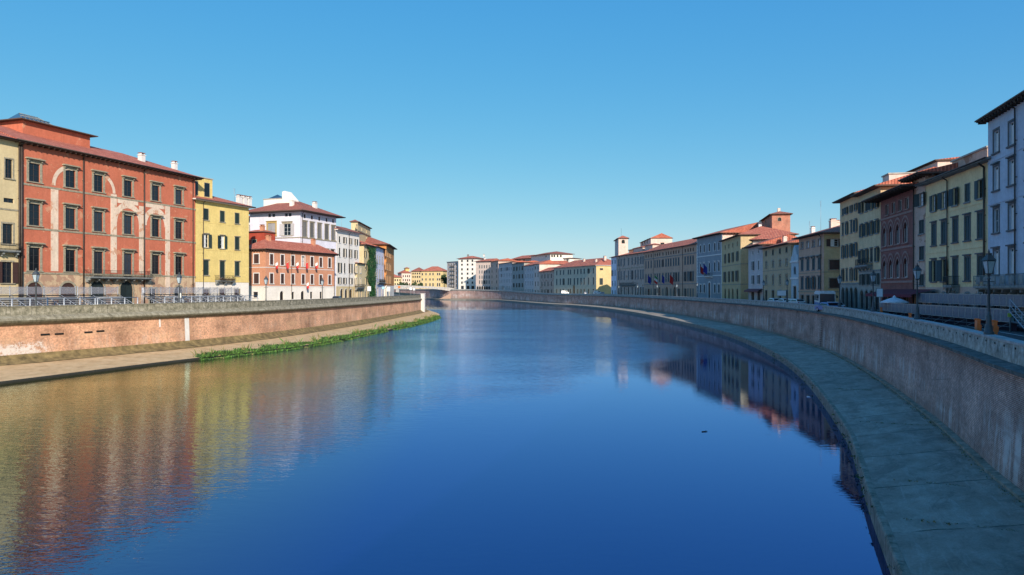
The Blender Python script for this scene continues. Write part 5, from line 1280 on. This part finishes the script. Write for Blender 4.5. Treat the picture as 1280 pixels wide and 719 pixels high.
# ivy
bm = NB(); B = ivy_b; x0, x1 = B.fx(457.5)[0], B.fx(470)[0]; zt_ = B.zz(463, 309)
for k in range(5200):
    z = zt_*random.random(); f = z/zt_; mid = (x0+x1)/2+.6*math.sin(z*.6); hw = (x1-x0)*.5*(.62+.3*math.sin(z*.9+1)*math.sin(z*.35)+.15*f)
    x = mid+hw*random.uniform(-1,1)*(1 if random.random()<.8 else 1.15); y = -random.random()**1.6*.75-.05; r_ = random.uniform(.1,.24); a = random.uniform(0,6.28)
    tl = random.uniform(-.8,.8)
    q = [(x+r_*math.cos(a+j*1.57), y+r_*math.sin(a+j*1.57)*math.sin(tl), z+r_*math.sin(a+j*1.57)*math.cos(tl)) for j in range(4)]
    quad(bm, q, random.choice((0,0,1)))
tube(bm, ((x0+x1)/2,-.15,0), ((x0+x1)/2,-.12,zt_*.7), .12, .05, mi=2)
o = mk('ivy', bm, [flat('ivy_green', (.05,.21,.035), .7), flat('ivy_dark', (.02,.06,.018), .7), M_WOOD], None, (B.P0.x,B.P0.y,B.z0), B.root.rotation_euler[2])
tag(o, 'thick green ivy covering the front of the beige house on the left bank', 'ivy')
def tree(px, D, z0, H, rad, label, group='trees near the far bridge', col=None, n=900):
    x, y = XY(px, D); e = empty('tree', label, 'tree', (x,y,z0), 0, group)
    bm = NB(); tube(bm, (0,0,0), (.2,.1,H*.5), .35, .2); 
    for k in range(7):
        a = k*.9; tube(bm, (.2,.1,H*(.3+.03*k)), (rad*.6*math.cos(a),rad*.6*math.sin(a),H*(.6+.04*k)), .13, .04, n=5)
    mk('trunk', bm, M_WOOD, e)
    bm = NB(); cl = [(random.gauss(0,rad*.42), random.gauss(0,rad*.42), H*random.uniform(.42,.92), rad*random.uniform(.28,.5)) for _ in range(14)]
    for k in range(n):
        c = random.choice(cl); u = Vector((random.gauss(0,1),random.gauss(0,1),random.gauss(0,1))).normalized()*c[3]*random.uniform(.6,1.1); r_ = random.uniform(.25,.5); a = Vector((random.gauss(0,1),random.gauss(0,1),random.gauss(0,1))).normalized(); b2 = a.orthogonal().normalized(); p = Vector(c[:3])+u
        quad(bm, [tuple(p+a*r_),tuple(p+b2*r_),tuple(p-a*r_),tuple(p-b2*r_)], random.choice((0,0,1)))
    mk('crown', bm, [MC['weed_dark_green'], flat('tree_green', (.04,.07,.03), .8)], e)
tree(555.5, 800, 10, 18, 5, 'dark tree beside the far yellow palazzo', n=1600)
tree(559.5, 790, 10, 15, 4, 'dark tree between the far yellow palazzo and grey balcony block', n=1400)
tree(501, 800, 10, 9, 3, 'small tree leftmost behind the far bridge'); tree(508, 805, 10, 8, 3, 'small tree before the far pink house'); tree(517, 805, 10, 9, 3.2, 'small tree before the far balcony house'); tree(525, 805, 10, 8, 3, 'small tree before the left end of the far yellow palazzo')

# ================================================================== STREET LAMPS
M_LAMP = flat('grey_lamp_iron', (.075,.085,.095), .5, .3)
def make_lamp():
    e = empty('street_lamp', '', 'street lamp')
    bm = NB(); lathe(bm, [(.24,0),(.24,.12),(.19,.16),(.19,.42),(.14,.5),(.13,.62),(.12,.95),(.08,1.05),(.075,1.2)], 10); mk('base', bm, M_LAMP, e)
    bm = NB(); lathe(bm, [(.07,1.2),(.055,2.9),(.09,2.95),(.05,3.02),(.05,3.12),(.14,3.18),(.05,3.2)], 8); tube(bm, (-.3,0,2.8), (.3,0,2.8), .02, n=5); mk('pole', bm, M_LAMP, e)
    bm = NB()
    lo, hi, z0, z1 = .11, .20, 3.25, 3.9
    c = [(1,1),(-1,1),(-1,-1),(1,-1)]
    for i in range(4):
        a, b_ = c[i], c[(i+1)%4]; quad(bm, [(a[0]*lo,a[1]*lo,z0),(b_[0]*lo,b_[1]*lo,z0),(b_[0]*hi,b_[1]*hi,z1),(a[0]*hi,a[1]*hi,z1)])
    ln = mk('lantern_glass', bm, flat('frosted_lamp_glass', (.42,.50,.55), .25), e)
    bm = NB()
    for a in c: tube(bm, (a[0]*lo,a[1]*lo,z0-.02), (a[0]*(hi+.01),a[1]*(hi+.01),z1+.02), .022, n=4)
    for k in range(4):
        a, b_ = c[k], c[(k+1)%4]; tube(bm, (a[0]*hi,a[1]*hi,z1), (b_[0]*hi,b_[1]*hi,z1), .025, n=4)
    box(bm, -.13,.13,-.13,.13,3.2,3.25)
    vv = [bm.verts.new((s_[0]*.25,s_[1]*.25,z1+.03)) for s_ in c]; tp = [bm.verts.new((s_[0]*.09,s_[1]*.09,z1+.33)) for s_ in c]
    for i in range(4): bm.faces.new((vv[i],vv[(i+1)%4],tp[(i+1)%4],tp[i]))
    bm.faces.new(vv[::-1]); box(bm, -.1,.1,-.1,.1,z1+.33,z1+.42); lathe(bm, [(.05,z1+.42),(.06,z1+.48),(.0,z1+.66)], 6)
    mk('lantern_frame', bm, M_LAMP, e)
    return e
def dup(root, loc, rot=0, label=None):
    r = root.copy(); C.objects.link(r); r.location = loc; r.rotation_euler = (0,0,rot)
    if label: r['label'] = label
    for ch in list(root.children):
        c = ch.copy(); C.objects.link(c); c.parent = r
        for g in ch.children: d_ = g.copy(); C.objects.link(d_); d_.parent = c
    return r
lamp = make_lamp(); lamps = []
def px_on(base, px, off, ymin, ymax):
    k = (px-640)/F
    for (p,n,a),(q,m_,b_) in zip(base, base[1:]):
        P, Q = p+n*off, q+m_*off
        if (P.x-k*P.y)*(Q.x-k*Q.y) <= 0 and ymin < P.y < ymax:
            t = (P.x-k*P.y)/((P.x-k*P.y)-(Q.x-k*Q.y)); c = P.lerp(Q,t); return c.x, c.y
first = True
for px, z0, lab, mx in ((1236,7.22,'largest dark lantern lamp on the right parapet before the yellow shuttered house',60),(1146.5,7.22,'dark lantern lamp on the right parapet before the narrow tan house',70),
                    (1091.5,7.22,'dark lantern lamp on the right parapet before the green shuttered house',100),(1049.5,7.22,'dark lantern lamp on the right parapet beside the bus',130),
                    (984,7.22,'lantern lamp on the right parapet before the flaking ochre house',160),(954.5,7.22,'lantern lamp on the right parapet where the blue-grey house meets the flaking ochre house',200),
                    (871.5,7.22,'lantern lamp on the right parapet at the left corner of the grey palazzo',300),(846,7.22,'lantern lamp on the right parapet before the right half of the long brown palazzo',300),(821.5,7.22,'lantern lamp on the right parapet before the left half of the long brown palazzo',330),
                    (797,7.22,'lantern lamp on the right parapet before the right part of the brown balcony palazzo',380),(773.5,7.22,'lantern lamp on the right parapet before the pale blue slim house',420)):
    q = px_on(srw, px, .85, 20, mx)
    if not q: print('no lamp', px); continue
    l = lamp if first else dup(lamp, (0,0,0)); first = False
    l.location = (q[0],q[1],z0); l['label'] = lab; l['group'] = 'lantern lamps along the quays'; l.scale = (1,1,1)
for px, lab in ((45,'dark lantern lamp on the left quay before the first window column of the red palazzo'),(224,'dark lantern lamp on the left quay before the right end of the red palazzo'),
                (332.5,'dark lantern lamp on the left quay at the corner of the salmon house'),(403,'dark lantern lamp on the left quay before the right end of the salmon house')):
    q = px_on(slw, px, 1.6, 40, 256); l = dup(lamp, (q[0],q[1],6.35), 0, lab); l.scale = (1.3,1.3,1.3); l['group'] = 'lantern lamps along the quays'

# ================================================================== GRANDSTANDS
M_PANEL = flat('perforated_panel', (.13,.16,.24), .5, .3, .15, 4.); M_SEAT = flat('aluminium_plank', (.42,.43,.45), .45, .4)
def stand_rear(name, label, P0, P1, z0, zr0, zr1, braces=True, depth=4., panelmat=M_PANEL, rows=5, rise_=.35, facing=1):
    """scaffold stand; local x along its river side, y away from the river; facing -1: rail towards the river, seats climb to it"""
    P0 = Vector(P0); P1 = Vector(P1); d = P1-P0; L = d.length; e = empty(name, label, 'grandstand', (P0.x,P0.y,z0), math.atan2(d.y,d.x), 'scaffold grandstands for spectators along the quays')
    n = max(2, int(L/1.25)); st = L/n; h0, h1 = zr0-z0, zr1-z0
    me = None
    for i in range(n):
        if me is None:
            bm = NB(); x0, x1 = .03, st-.03
            box(bm, x0+.04, x1-.04, -.02, .02, h0+.06, h1-.06, 0)
            for a,b_,c,d_ in ((x0,x0+.05,h0,h1),(x1-.05,x1,h0,h1),(x0,x1,h1-.05,h1),(x0,x1,h0,h0+.05)): box(bm, a, b_, -.035, -.022 , c, d_, 1); box(bm, a, b_, .022, .035 , c, d_, 1)
            for k in range(1,5): box(bm, x0+(x1-x0)*k/5-.012, x0+(x1-x0)*k/5+.012, -.03, -.021, h0+.05, h1-.05, 1)
            o = mk('railing_panel', bm, [panelmat, M_GALV], e); me = o.data
        else: inst('railing_panel', me, e, (st*i,0,0))
    bm = NB(); r = .035
    m_ = max(2, int(L/2.5)); s2 = L/m_
    for i in range(m_+1):
        x = s2*i
        for y in (0.08, depth*.5, depth):
            top = h1+.05 if y < .1 else h0*(1-(y/depth)*.8) if facing < 0 else h0
            tube(bm, (x,y,0), (x,y,max(.4,top)), r, n=5)
        if i < m_ and braces:
            tube(bm, (x,.1,0.05), (x+s2,.1,h0), .03, n=5); tube(bm, (x,.1,h0*.5), (x+s2,.1,h0*.5), .03, n=5); tube(bm, (x,depth*.5,h0*.7), (x+s2,depth*.5,0), .03, n=5)
        tube(bm, (x,.1,h0), (x,depth,h0*.2), .03, n=5)
    mk('scaffold_frame', bm, M_GALVD, e)
    for k in range(rows):
        y = depth*(.08+.9*k/rows); z = h0*(1-.8*(k/rows))
        bm = NB(); box(bm, 0, L, y, y+.42, z, z+.05); box(bm, 0, L, y+.45, y+.75, z-.3, z-.26); mk('seat_plank', bm, M_SEAT, e)
    return e
def FR3o(px, off):
    A = Vector(FR3[0]); Bv = Vector(FR3[1]); d = (Bv-A).normalized(); n = Vector((-d.y,d.x)); A = A-n*off; t = hit(px, A, d); return A+d*t
e = stand_rear('grandstand', 'lower grey scaffold grandstand with braced underside nearest the right parapet', FR3o(1101,5.8), FR3o(1262,5.8), 6.22, 6.95, 8.0, True, 3.6, rows=4)
bm = NB(); q = FR3o(1262,5.8); q2 = FR3o(1101,5.8); L = (q-q2).length      # dark sheet standing in for the dark understructure
box(bm, 0, L, .5, .53, 0, .7); mk('dark_backing', bm, flat('dark_purple_sheet', (.03,.015,.035), .95), e)
e2 = stand_rear('grandstand', 'upper grey scaffold grandstand rail standing against the pale yellow and blue-white palazzi', FR3o(1147,2.0), FR3o(1330,2.0), 6.3, 8.05, 9.15, True, 1.6, rows=3)
# stairs at the near end
d_ = (q-q2).normalized(); e = empty('scaffold_stairs', 'metal scaffold stairs with handrails at the near end of the lower right grandstand', 'stairs', (q.x+d_.x*.1,q.y+d_.y*.1,6.22), math.atan2(d_.y,d_.x))
for k in range(8):
    bm = NB(); box(bm, .1+.33*k, .42+.33*k, 0, 2.6, 1.55-.2*k, 1.6-.2*k); mk('tread', bm, M_SEAT, e)
bm = NB()
for y in (-.03, 2.63):
    tube(bm, (0,y,1.6), (2.8,y,0), .045, n=6); tube(bm, (0,y,2.6), (2.8,y,1.0), .03, n=6); tube(bm, (0,y,2.1), (2.8,y,.5), .025, n=6)
    for k in range(4): tube(bm, (.9*k,y,1.6-.52*k if k else 0), (.9*k,y,2.6-.52*k), .03, n=6)
mk('handrail', bm, M_GALV, e)
bm = NB(); box(bm, 0,.3,0,.02,0,.3); tag(mk('round_sign', bm, flat('hi_vis_yellow', (.5,.6,.1)), None, (q.x-.3,q.y-.2,7.4)), 'small yellow-green tag fixed at the top of the scaffold stairs', 'tag')
# orange water-filled barriers
def barrier(px, D, label, w=1.2, h=1.15):
    x, y = XY(px, D); bm = NB()
    prof = [(-.25,0),(.25,0),(.22,.18),(.10,.45),(.08,h),(-.08,h),(-.10,.45),(-.22,.18)]
    A = [bm.verts.new((-w/2,yy,zz)) for yy, zz in prof]; B_ = [bm.verts.new((w/2,yy,zz)) for yy, zz in prof]; n = len(prof)
    for i in range(n): bm.faces.new((A[i],A[(i+1)%n],B_[(i+1)%n],B_[i]))
    bm.faces.new(A[::-1]); bm.faces.new(B_)
    for s in (-1,1): box(bm, s*w*.25-.16, s*w*.25+.16, -.16, -.09, h*.55, h*.8); box(bm, s*w*.4-.05, s*w*.4+.05, -.12, .12, h+.003, h+.1)
    o = mk('traffic_barrier', bm, flat('orange_plastic', (.75,.16,.03), .5), None, (x,y,6.35), math.atan2(-D,-x)*0+1.1)
    tag(o, label, 'barrier', 'orange plastic barriers on the right street')
barrier(1222, 42, 'orange plastic barrier just left of the largest lantern lamp', 1.0, 1.35); barrier(1243, 41, 'orange plastic barrier just right of the largest lantern lamp', .9, 1.3); barrier(1137.5, 58, 'orange plastic barrier beside the lamp before the tan house', .6, 1.15); barrier(1101.5, 78, 'orange plastic barrier at the left end of the right grandstand', 1.1, 1.1)
# left stands: rows of seats facing the river
def stand_left(label, px0, px1, off=4.5, zr=10.0):
    a = px_on(slw, px0, off, 30, 256); c = px_on(slw, px1, off, 30, 256); P0 = Vector(a); P1 = Vector(c); d = P1-P0; L = d.length
    e = empty('grandstand', label, 'grandstand', (P0.x,P0.y,6.3), math.atan2(d.y,d.x), 'scaffold grandstands for spectators along the quays'); n = int(L/1.9); st = L/n
    for k in range(8):
        bm = NB(); y = .2+.47*k; z = .55+.24*k; box(bm, 0, L, y, y+.35, z, z+.06); box(bm, 0, L, y+.36, y+.46, z-.12, z-.08); box(bm, 0, L, y+.30, y+.33, z-.14, z-.01); mk('seat_plank', bm, M_SEAT, e)
    bm = NB(); r = .06
    for i in range(n+1):
        x = st*i
        tube(bm, (x,0,0), (x,0,2.15), .095, n=6); tube(bm, (x,.05,.9), (x,4.1,2.6), .04, n=5); tube(bm, (x,4.15,0), (x,4.15,3.75), .06, n=6)
        tube(bm, (x,2.,0), (x,2.,1.6), .05, n=5)
        if i < n and i%2 == 0: tube(bm, (x,4.2,2.5), (x+st,4.2,3.7), .03, n=5)
    for z in (2.15,.95): tube(bm, (0,0,z), (L,0,z), .05 if z > 2 else .03, n=5)
    mk('scaffold_frame', bm, M_GALV, e)
    bm = NB(); box(bm, 0, L, 3.9, 4.3, 2.42, 2.56); mk('deck_beam', bm, M_IRON, e)
    bm0 = NB(); box(bm0, .06, st-.06, 4.1, 4.13, 2.75, 3.6); 
    for k in range(1,3): tube(bm0, (st*k/2,4.11,2.56), (st*k/2,4.11,3.68), .035, n=4)
    for z in (2.7, 3.62): tube(bm0, (0,4.11,z), (st,4.11,z), .04, n=5)
    m1, nt, bb = nmat('rail_mesh_net_%d' % px0); tr = nt.nodes.new('ShaderNodeBsdfTransparent'); mx = nt.nodes.new('ShaderNodeMixShader'); mx.inputs[0].default_value = .3
    bb.inputs['Base Color'].default_value = (.42,.42,.46,1); bb.inputs['Metallic'].default_value = .2; nt.links.new(tr.outputs[0], mx.inputs[1]); nt.links.new(bb.outputs[0], mx.inputs[2]); nt.links.new(mx.outputs[0], nt.nodes['Material Output'].inputs['Surface'])
    o = mk('railing_panel', bm0, m1, e)
    for i in range(1, n): inst('railing_panel', o.data, e, (st*i,0,0))
    return e
stand_left('long scaffold grandstand facing the river before the left part of the red palazzo', -60, 119)
stand_left('short scaffold grandstand facing the river beneath the stone balcony of the red palazzo', 122, 172)
stand_left('scaffold grandstand facing the river before the yellow house', 206, 322)

# ================================================================== VEHICLES, AWNINGS, SIGNS
def wheel(parent, x, y, r, w=.22):
    bm = NB(); tube(bm, (x,y-w/2,r), (x,y+w/2,r), r, n=16); o = mk('wheel', bm, flat('tyre_rubber', (.02,.02,.02), .9), parent)
    bm = NB(); s = -1 if y < 0 else 1; tube(bm, (x,y+s*w/2,r), (x,y+s*(w/2+.02),r), r*.6, n=12); mk('rim', bm, M_GALV, o)
def car(x, y, rot, col, label, z=6.23, van=False, group='cars parked on the quays'):
    e = empty('parked_car', label, 'van' if van else 'car', (x,y,z), rot, group)
    paint = flat('car_paint_%02d%02d%02d' % tuple(int(c*99) for c in col), col, .3, .1, .03)
    if van: prof = [(-2.4,.35),(-2.4,1.9),(-2.2,2.15),(1.0,2.15),(1.7,1.3),(2.35,1.05),(2.4,.35)]; W = .95
    else: prof = [(-2.05,.3),(-2.1,.85),(-1.75,.95),(-1.3,1.4),(.3,1.45),(1.05,.95),(1.95,.82),(2.1,.5),(2.05,.3)]; W = .85
    bm = NB(); rows = []
    for yy, ins in ((-W,.0),(-W*.93,.0),(W*.93,.0),(W,.0)):
        rows.append([bm.verts.new((px_, yy*(1 if z_ < 1 else .86), z_)) for px_, z_ in prof])
    for a, b_ in zip(rows, rows[1:]):
        for i in range(len(prof)): j = (i+1)%len(prof); bm.faces.new((a[i],a[j],b_[j],b_[i]))
    bm.faces.new(rows[0]); bm.faces.new(rows[-1][::-1]); bmesh.ops.recalc_face_normals(bm, faces=bm.faces)
    mk('body', bm, paint, e)
    bm = NB()
    if van: side = [(-.1,1.35),(-.1,1.95),(.95,1.95),(1.45,1.35)]; fr_ = ((1.05,2.1),(1.68,1.35)); bk = ((-2.42,1.9),(-2.42,1.3))
    else: side = [(-1.45,.98),(-1.15,1.34),(.25,1.38),(.85,.98)]; fr_ = ((.36,1.42),(1.0,1.0)); bk = ((-1.37,1.36),(-1.72,1.0))
    for s in (-1,1):
        quad(bm, [(px_, s*(W*(1 if z_ < 1 else .86)+.012), z_) for px_, z_ in side])
    for (xa,za),(xb,zb) in (fr_, bk):
        dx = .015 if xa > 0 else -.015
        quad(bm, [(xa+dx,-W*.8,za+.01),(xa+dx,W*.8,za+.01),(xb+dx,W*.84,zb+.02),(xb+dx,-W*.84,zb+.02)])
    mk('windows', bm, M_GLASS, e)
    for s in (-1,1):
        bm = NB(); xf = prof[-2][0]; box(bm, xf-.05, xf+.03, s*W*.7-.16, s*W*.7+.16, .6, .74); mk('headlight', bm, M_CURT, e)
        bm = NB(); xf = prof[0][0]; box(bm, xf-.06, xf+.02, s*W*.8-.1, s*W*.8+.1, .65, .85); mk('tail_light', bm, flat('red_lamp', (.4,.02,.02), .3), e)
        for xx in (-1.3,1.3): wheel(e, xx, s*(W-.1), .32)
def rdir(y): p, n = on_wall(srw, y); return p, n, math.atan2(n.x, -n.y)
for px, D, col, lab in ((967,152,(.75,.76,.78),'white car parked behind the right parapet before the flaking ochre house, leftmost there'),(979.5,147,(.62,.66,.72),'silver car parked before the flaking ochre house, below the white square sign'),(989,143,(.78,.78,.8),'white car parked before the church front'),
                   (995.5,139,(.75,.75,.75),'white car parked just right of the church front'),(1034,103,(.08,.18,.42),'blue car parked before the bus'),(1041,106,(.6,.62,.65),'silver car parked before the bus, right of the blue car')):
    x, y = XY(px, D); car(x, y, math.pi/2+.1, col, lab)
for px, D, col, lab, van in ((732,395,(.78,.76,.74),'white car on the far right quay before the grey-green palazzo',0),(747,388,(.8,.8,.8),'white van on the far right quay before the sunlit yellow end wall',1),(753,384,(.5,.52,.55),'grey car right of the white van on the far right quay',0),
                        (706,425,(.8,.78,.75),'white van before the left half of the grey-green palazzo',1),(643.5,590,(.8,.8,.8),'white van on the far quay before the arcaded grey house',1),(633,610,(.8,.8,.8),'white van on the far quay before the pale grey block',1),(421.5,178,(.04,.04,.045),'dark car on the left quay between salmon house and shuttered house',0)):
    x, y = XY(px, D); car(x, y, .2 if van else math.pi/2, col, lab, 6.35+(rise(x,y,1) if px > 600 else 0)+(.45 if px > 600 else .1), bool(van))
# bus
x, y = XY(1030.5, 118); e = empty('bus', 'white and blue city bus standing in the alley mouth on the right bank', 'bus', (x,y,6.23), 0)
e.rotation_euler[2] = math.radians(-102+180-8)+math.pi
bm = NB(); Lb, W, H = 10.5, 1.25, 3.05
box(bm, -Lb/2, Lb/2, -W, W, .35, H-.08, 0); box(bm, -Lb/2+.1, Lb/2-.1, -W+.08, W-.08, H-.077, H+.08, 0); box(bm, -Lb/2-.004, Lb/2+.004, -W-.004, W+.004, .5, 1.25, 1)
bmesh.ops.bevel(bm, geom=[ed for ed in bm.edges if ed.calc_length() > 2], offset=.06, segments=2, affect='EDGES')
mk('body', bm, [flat('bus_white', (.7,.72,.75), .35), flat('bus_blue', (.10,.22,.55), .35)], e)
for k in range(6):
    for s in (-1,1):
        bm = NB(); xx = -Lb/2+.5+1.55*k; box(bm, xx, xx+1.4, s*W-(.0 if s>0 else .02), s*W+(.02 if s>0 else 0), 1.5, 2.55); mk('side_window', bm, M_GLASS, e)
for s, nm in ((1,'windscreen'),(-1,'rear_window')):
    bm = NB(); box(bm, s*Lb/2-.01, s*Lb/2+.03, -W+.12, W-.12, 1.2 if s > 0 else 1.5, 2.65); mk(nm, bm, M_GLASS, e)
for s in (-1,1):
    bm = NB(); box(bm, Lb/2, Lb/2+.03, s*.9-.2, s*.9+.2, .7, .9); mk('headlight', bm, M_CURT, e)
    bm = NB(); tube(bm, (Lb/2,s*1.2,2.5), (Lb/2+.35,s*1.45,2.3), .03, n=5); box(bm, Lb/2+.28, Lb/2+.36, s*1.45-.12, s*1.45+.12, 1.95, 2.35); mk('mirror', bm, M_IRON, e)
    for xx in (-3.2,3.2): wheel(e, xx, s*1.12, .48, .28)
# awning, parasol, signs
q = FR3o(1122, 1.6); e = empty('cafe_awning', 'dark red cafe awning on posts before the brick gothic palazzo', 'awning', (q.x,q.y,6.23), math.atan2(-.98,-.2))
bm = NB(); rd = flat('dark_red_canvas', (.14,.01,.03), .9)
quad(bm, [(-9,1.4,3.4),(9,1.4,3.4),(9,-1.4,2.75),(-9,-1.4,2.75)]); quad(bm, [(-9,-1.4,2.75),(9,-1.4,2.75),(9,-1.42,2.4),(-9,-1.42,2.4)]); quad(bm, [(-9,1.4,3.4),(-9,-1.4,2.75),(-9,-1.4,2.4),(-9,1.4,2.4)]); mk('canopy', bm, rd, e)
for xx in (-8.8,-4.4,0,4.4,8.8): bm = NB(); tube(bm, (xx,-1.35,0), (xx,-1.35,2.74), .05, n=6); mk('post', bm, M_IRON, e)
q = FR3o(1118, 5.); e = empty('parasol', 'small white parasol behind the lower right grandstand', 'parasol', (q.x,q.y,6.23))
bm = NB(); lathe(bm, [(1.6,1.75),(1.62,1.85),(.8,2.2),(.2,2.4),(.18,2.5),(0,2.7)], 8); mk('canopy', bm, flat('parasol_white', (.62,.68,.74)), e); bm = NB(); tube(bm, (0,0,0), (0,0,2.4), .04, n=6); mk('pole', bm, M_GALV, e)
def sign(px, y, D, w, h, col, label, z0=6.3, name='street_sign', backing=None):
    x, yy = XY(px, D); z = Z(y, D); e = empty(name, label, 'sign', (x,yy,z0), -.1 if px < 640 else -.35)
    bm = NB(); tube(bm, (0,.05,0), (0,.05,z-z0+h/2), .05, n=6); mk('post', bm, M_GALV, e)
    bm = NB(); box(bm, -w/2, w/2, -.04, .0, z-z0-h/2, z-z0+h/2, 0); box(bm, -w/2+.06, w/2-.06, -.05, -.042, z-z0-h/2+.06, z-z0+h/2-.06, 1); mk('sign_board', bm, [M_GREYST, flat('sign_%d' % px, col, .6, 0, .02)], e)
sign(977, 366.5, 150, 1.9, 1.2, (.75,.76,.78), 'square white sign on a post before the flaking ochre house'); sign(1099.5, 366, 84, .75, 1.1, (.6,.65,.7), 'white rectangular sign on a post at the left edge of the brick palazzo')
sign(499, 359, 262, 1.0, .9, (.8,.2,.04), 'orange sign on a post at the end of the left quay'); sign(513.5, 361, 250, 1.1, 1.0, (.8,.8,.78), 'white sign on a post on the left quay, left of two'); sign(517.5, 361.5, 256, .9, 1.0, (.8,.8,.78), 'white sign on a post on the left quay, right of two'); sign(485, 361.5, 252, 1.8, 1.8, (.8,.8,.78), 'large white sign board before the orange corner house'); sign(461.5, 361, 190, 1.1, 1.4, (.8,.8,.78), 'white sign board before the ivy'); sign(479, 360, 215, 1.0, .9, (.35,.6,.8), 'light blue sign before the pale lilac house')
sign(179, 363, 108, .45, .9, (.75,.75,.78), 'small white notice by the stone balcony of the red palazzo'); sign(225, 369.5, 103, .5, .8, (.8,.8,.8), 'small white notice below the lamp at the right end of the red palazzo'); 
# floating branch, and a pale shape added as a light ripple
for i, (px, y, lb, L) in enumerate(((881,540,'small dark piece of driftwood floating in mid river',.2),(1011,496.5,'small pale shape added as a light ripple by the right walkway',.5))):
    D = EYE*F/(y-HY); x, yy = XY(px, D); bm = NB()
    if i == 0: tube(bm, (-L,0,-.01), (L,.1,.0), .035, .02, n=6); tube(bm, (0,0,0), (.12,.16,.03), .015, n=5)
    else: lathe(bm, [(.0,-.2),(.05,-.2),(.055,.05),(.02,.13),(.02,.19),(.0,.19)], 8)
    o = mk('driftwood' if i == 0 else 'ripple_mark', bm, M_WOOD if i == 0 else M_CURT, None, (x,yy,.03)); 
    if i: o.rotation_euler = (R(90),0,.4)
    tag(o, lb, 'driftwood' if i == 0 else 'bottle')

# ================================================================== LIGHT, SKY, CAMERA
EL, SX = R(25), .31
az = math.atan2(SX, -math.sqrt(1-SX*SX))            # compass-like angle of the sun from +Y towards +X
sun = bpy.data.lights.new('sun', 'SUN'); sun.energy = 4.3; sun.angle = R(.5); sun.color = (1.0,.90,.76)
so = bpy.data.objects.new('sun', sun); C.objects.link(so)
sd = Vector((math.sin(az)*math.cos(EL), math.cos(az)*math.cos(EL), math.sin(EL)))
so.rotation_euler = sd.to_track_quat('Z', 'Y').to_euler()
w = bpy.data.worlds.new('World'); S.world = w; w.use_nodes = True; nt = w.node_tree
bg = nt.nodes['Background']; sky = nt.nodes.new('ShaderNodeTexSky'); sky.sky_type = 'NISHITA'; sky.sun_disc = False
sky.sun_elevation = EL; sky.sun_rotation = az; sky.air_density = 1.0; sky.dust_density = .35; sky.ozone_density = 3.0
sp = nt.nodes.new('ShaderNodeSeparateColor'); cb = nt.nodes.new('ShaderNodeCombineColor'); nt.links.new(sky.outputs[0], sp.inputs[0])
hs = nt.nodes.new('ShaderNodeHueSaturation'); hs.inputs['Saturation'].default_value = 1.3; nt.links.new(sky.outputs[0], hs.inputs['Color']); nt.links.new(hs.outputs[0], sp.inputs[0])
for i, (k, g) in enumerate(((.47,.82),(.585,.52),(.71,.2))):      # a clear, evenly graded blue sky: tone curve per channel on the Nishita sky
    x_ = math_(nt, 'POWER', math_(nt, 'MULTIPLY', math_(nt, 'MAXIMUM', sp.outputs[i], .001), .172), g)
    nt.links.new(math_(nt, 'ADD', math_(nt, 'MULTIPLY', x_, k*.95/.172), (.05,.01,0)[i]), cb.inputs[i])
nt.links.new(cb.outputs[0], bg.inputs['Color']); bg.inputs['Strength'].default_value = .15
cam = bpy.data.cameras.new('camera'); co = bpy.data.objects.new('camera', cam); C.objects.link(co); S.camera = co
co.location = (0,0,EYE); co.rotation_euler = (R(90),0,0); cam.sensor_width = 36; cam.lens = 36*F/1280; cam.shift_y = (HY-359.5)/1280; cam.clip_end = 8000; cam.clip_start = .2
S.view_settings.view_transform = 'Standard'; S.view_settings.look = 'None'; S.view_settings.exposure = .4; S.view_settings.gamma = 1
S.cycles.max_bounces = 6
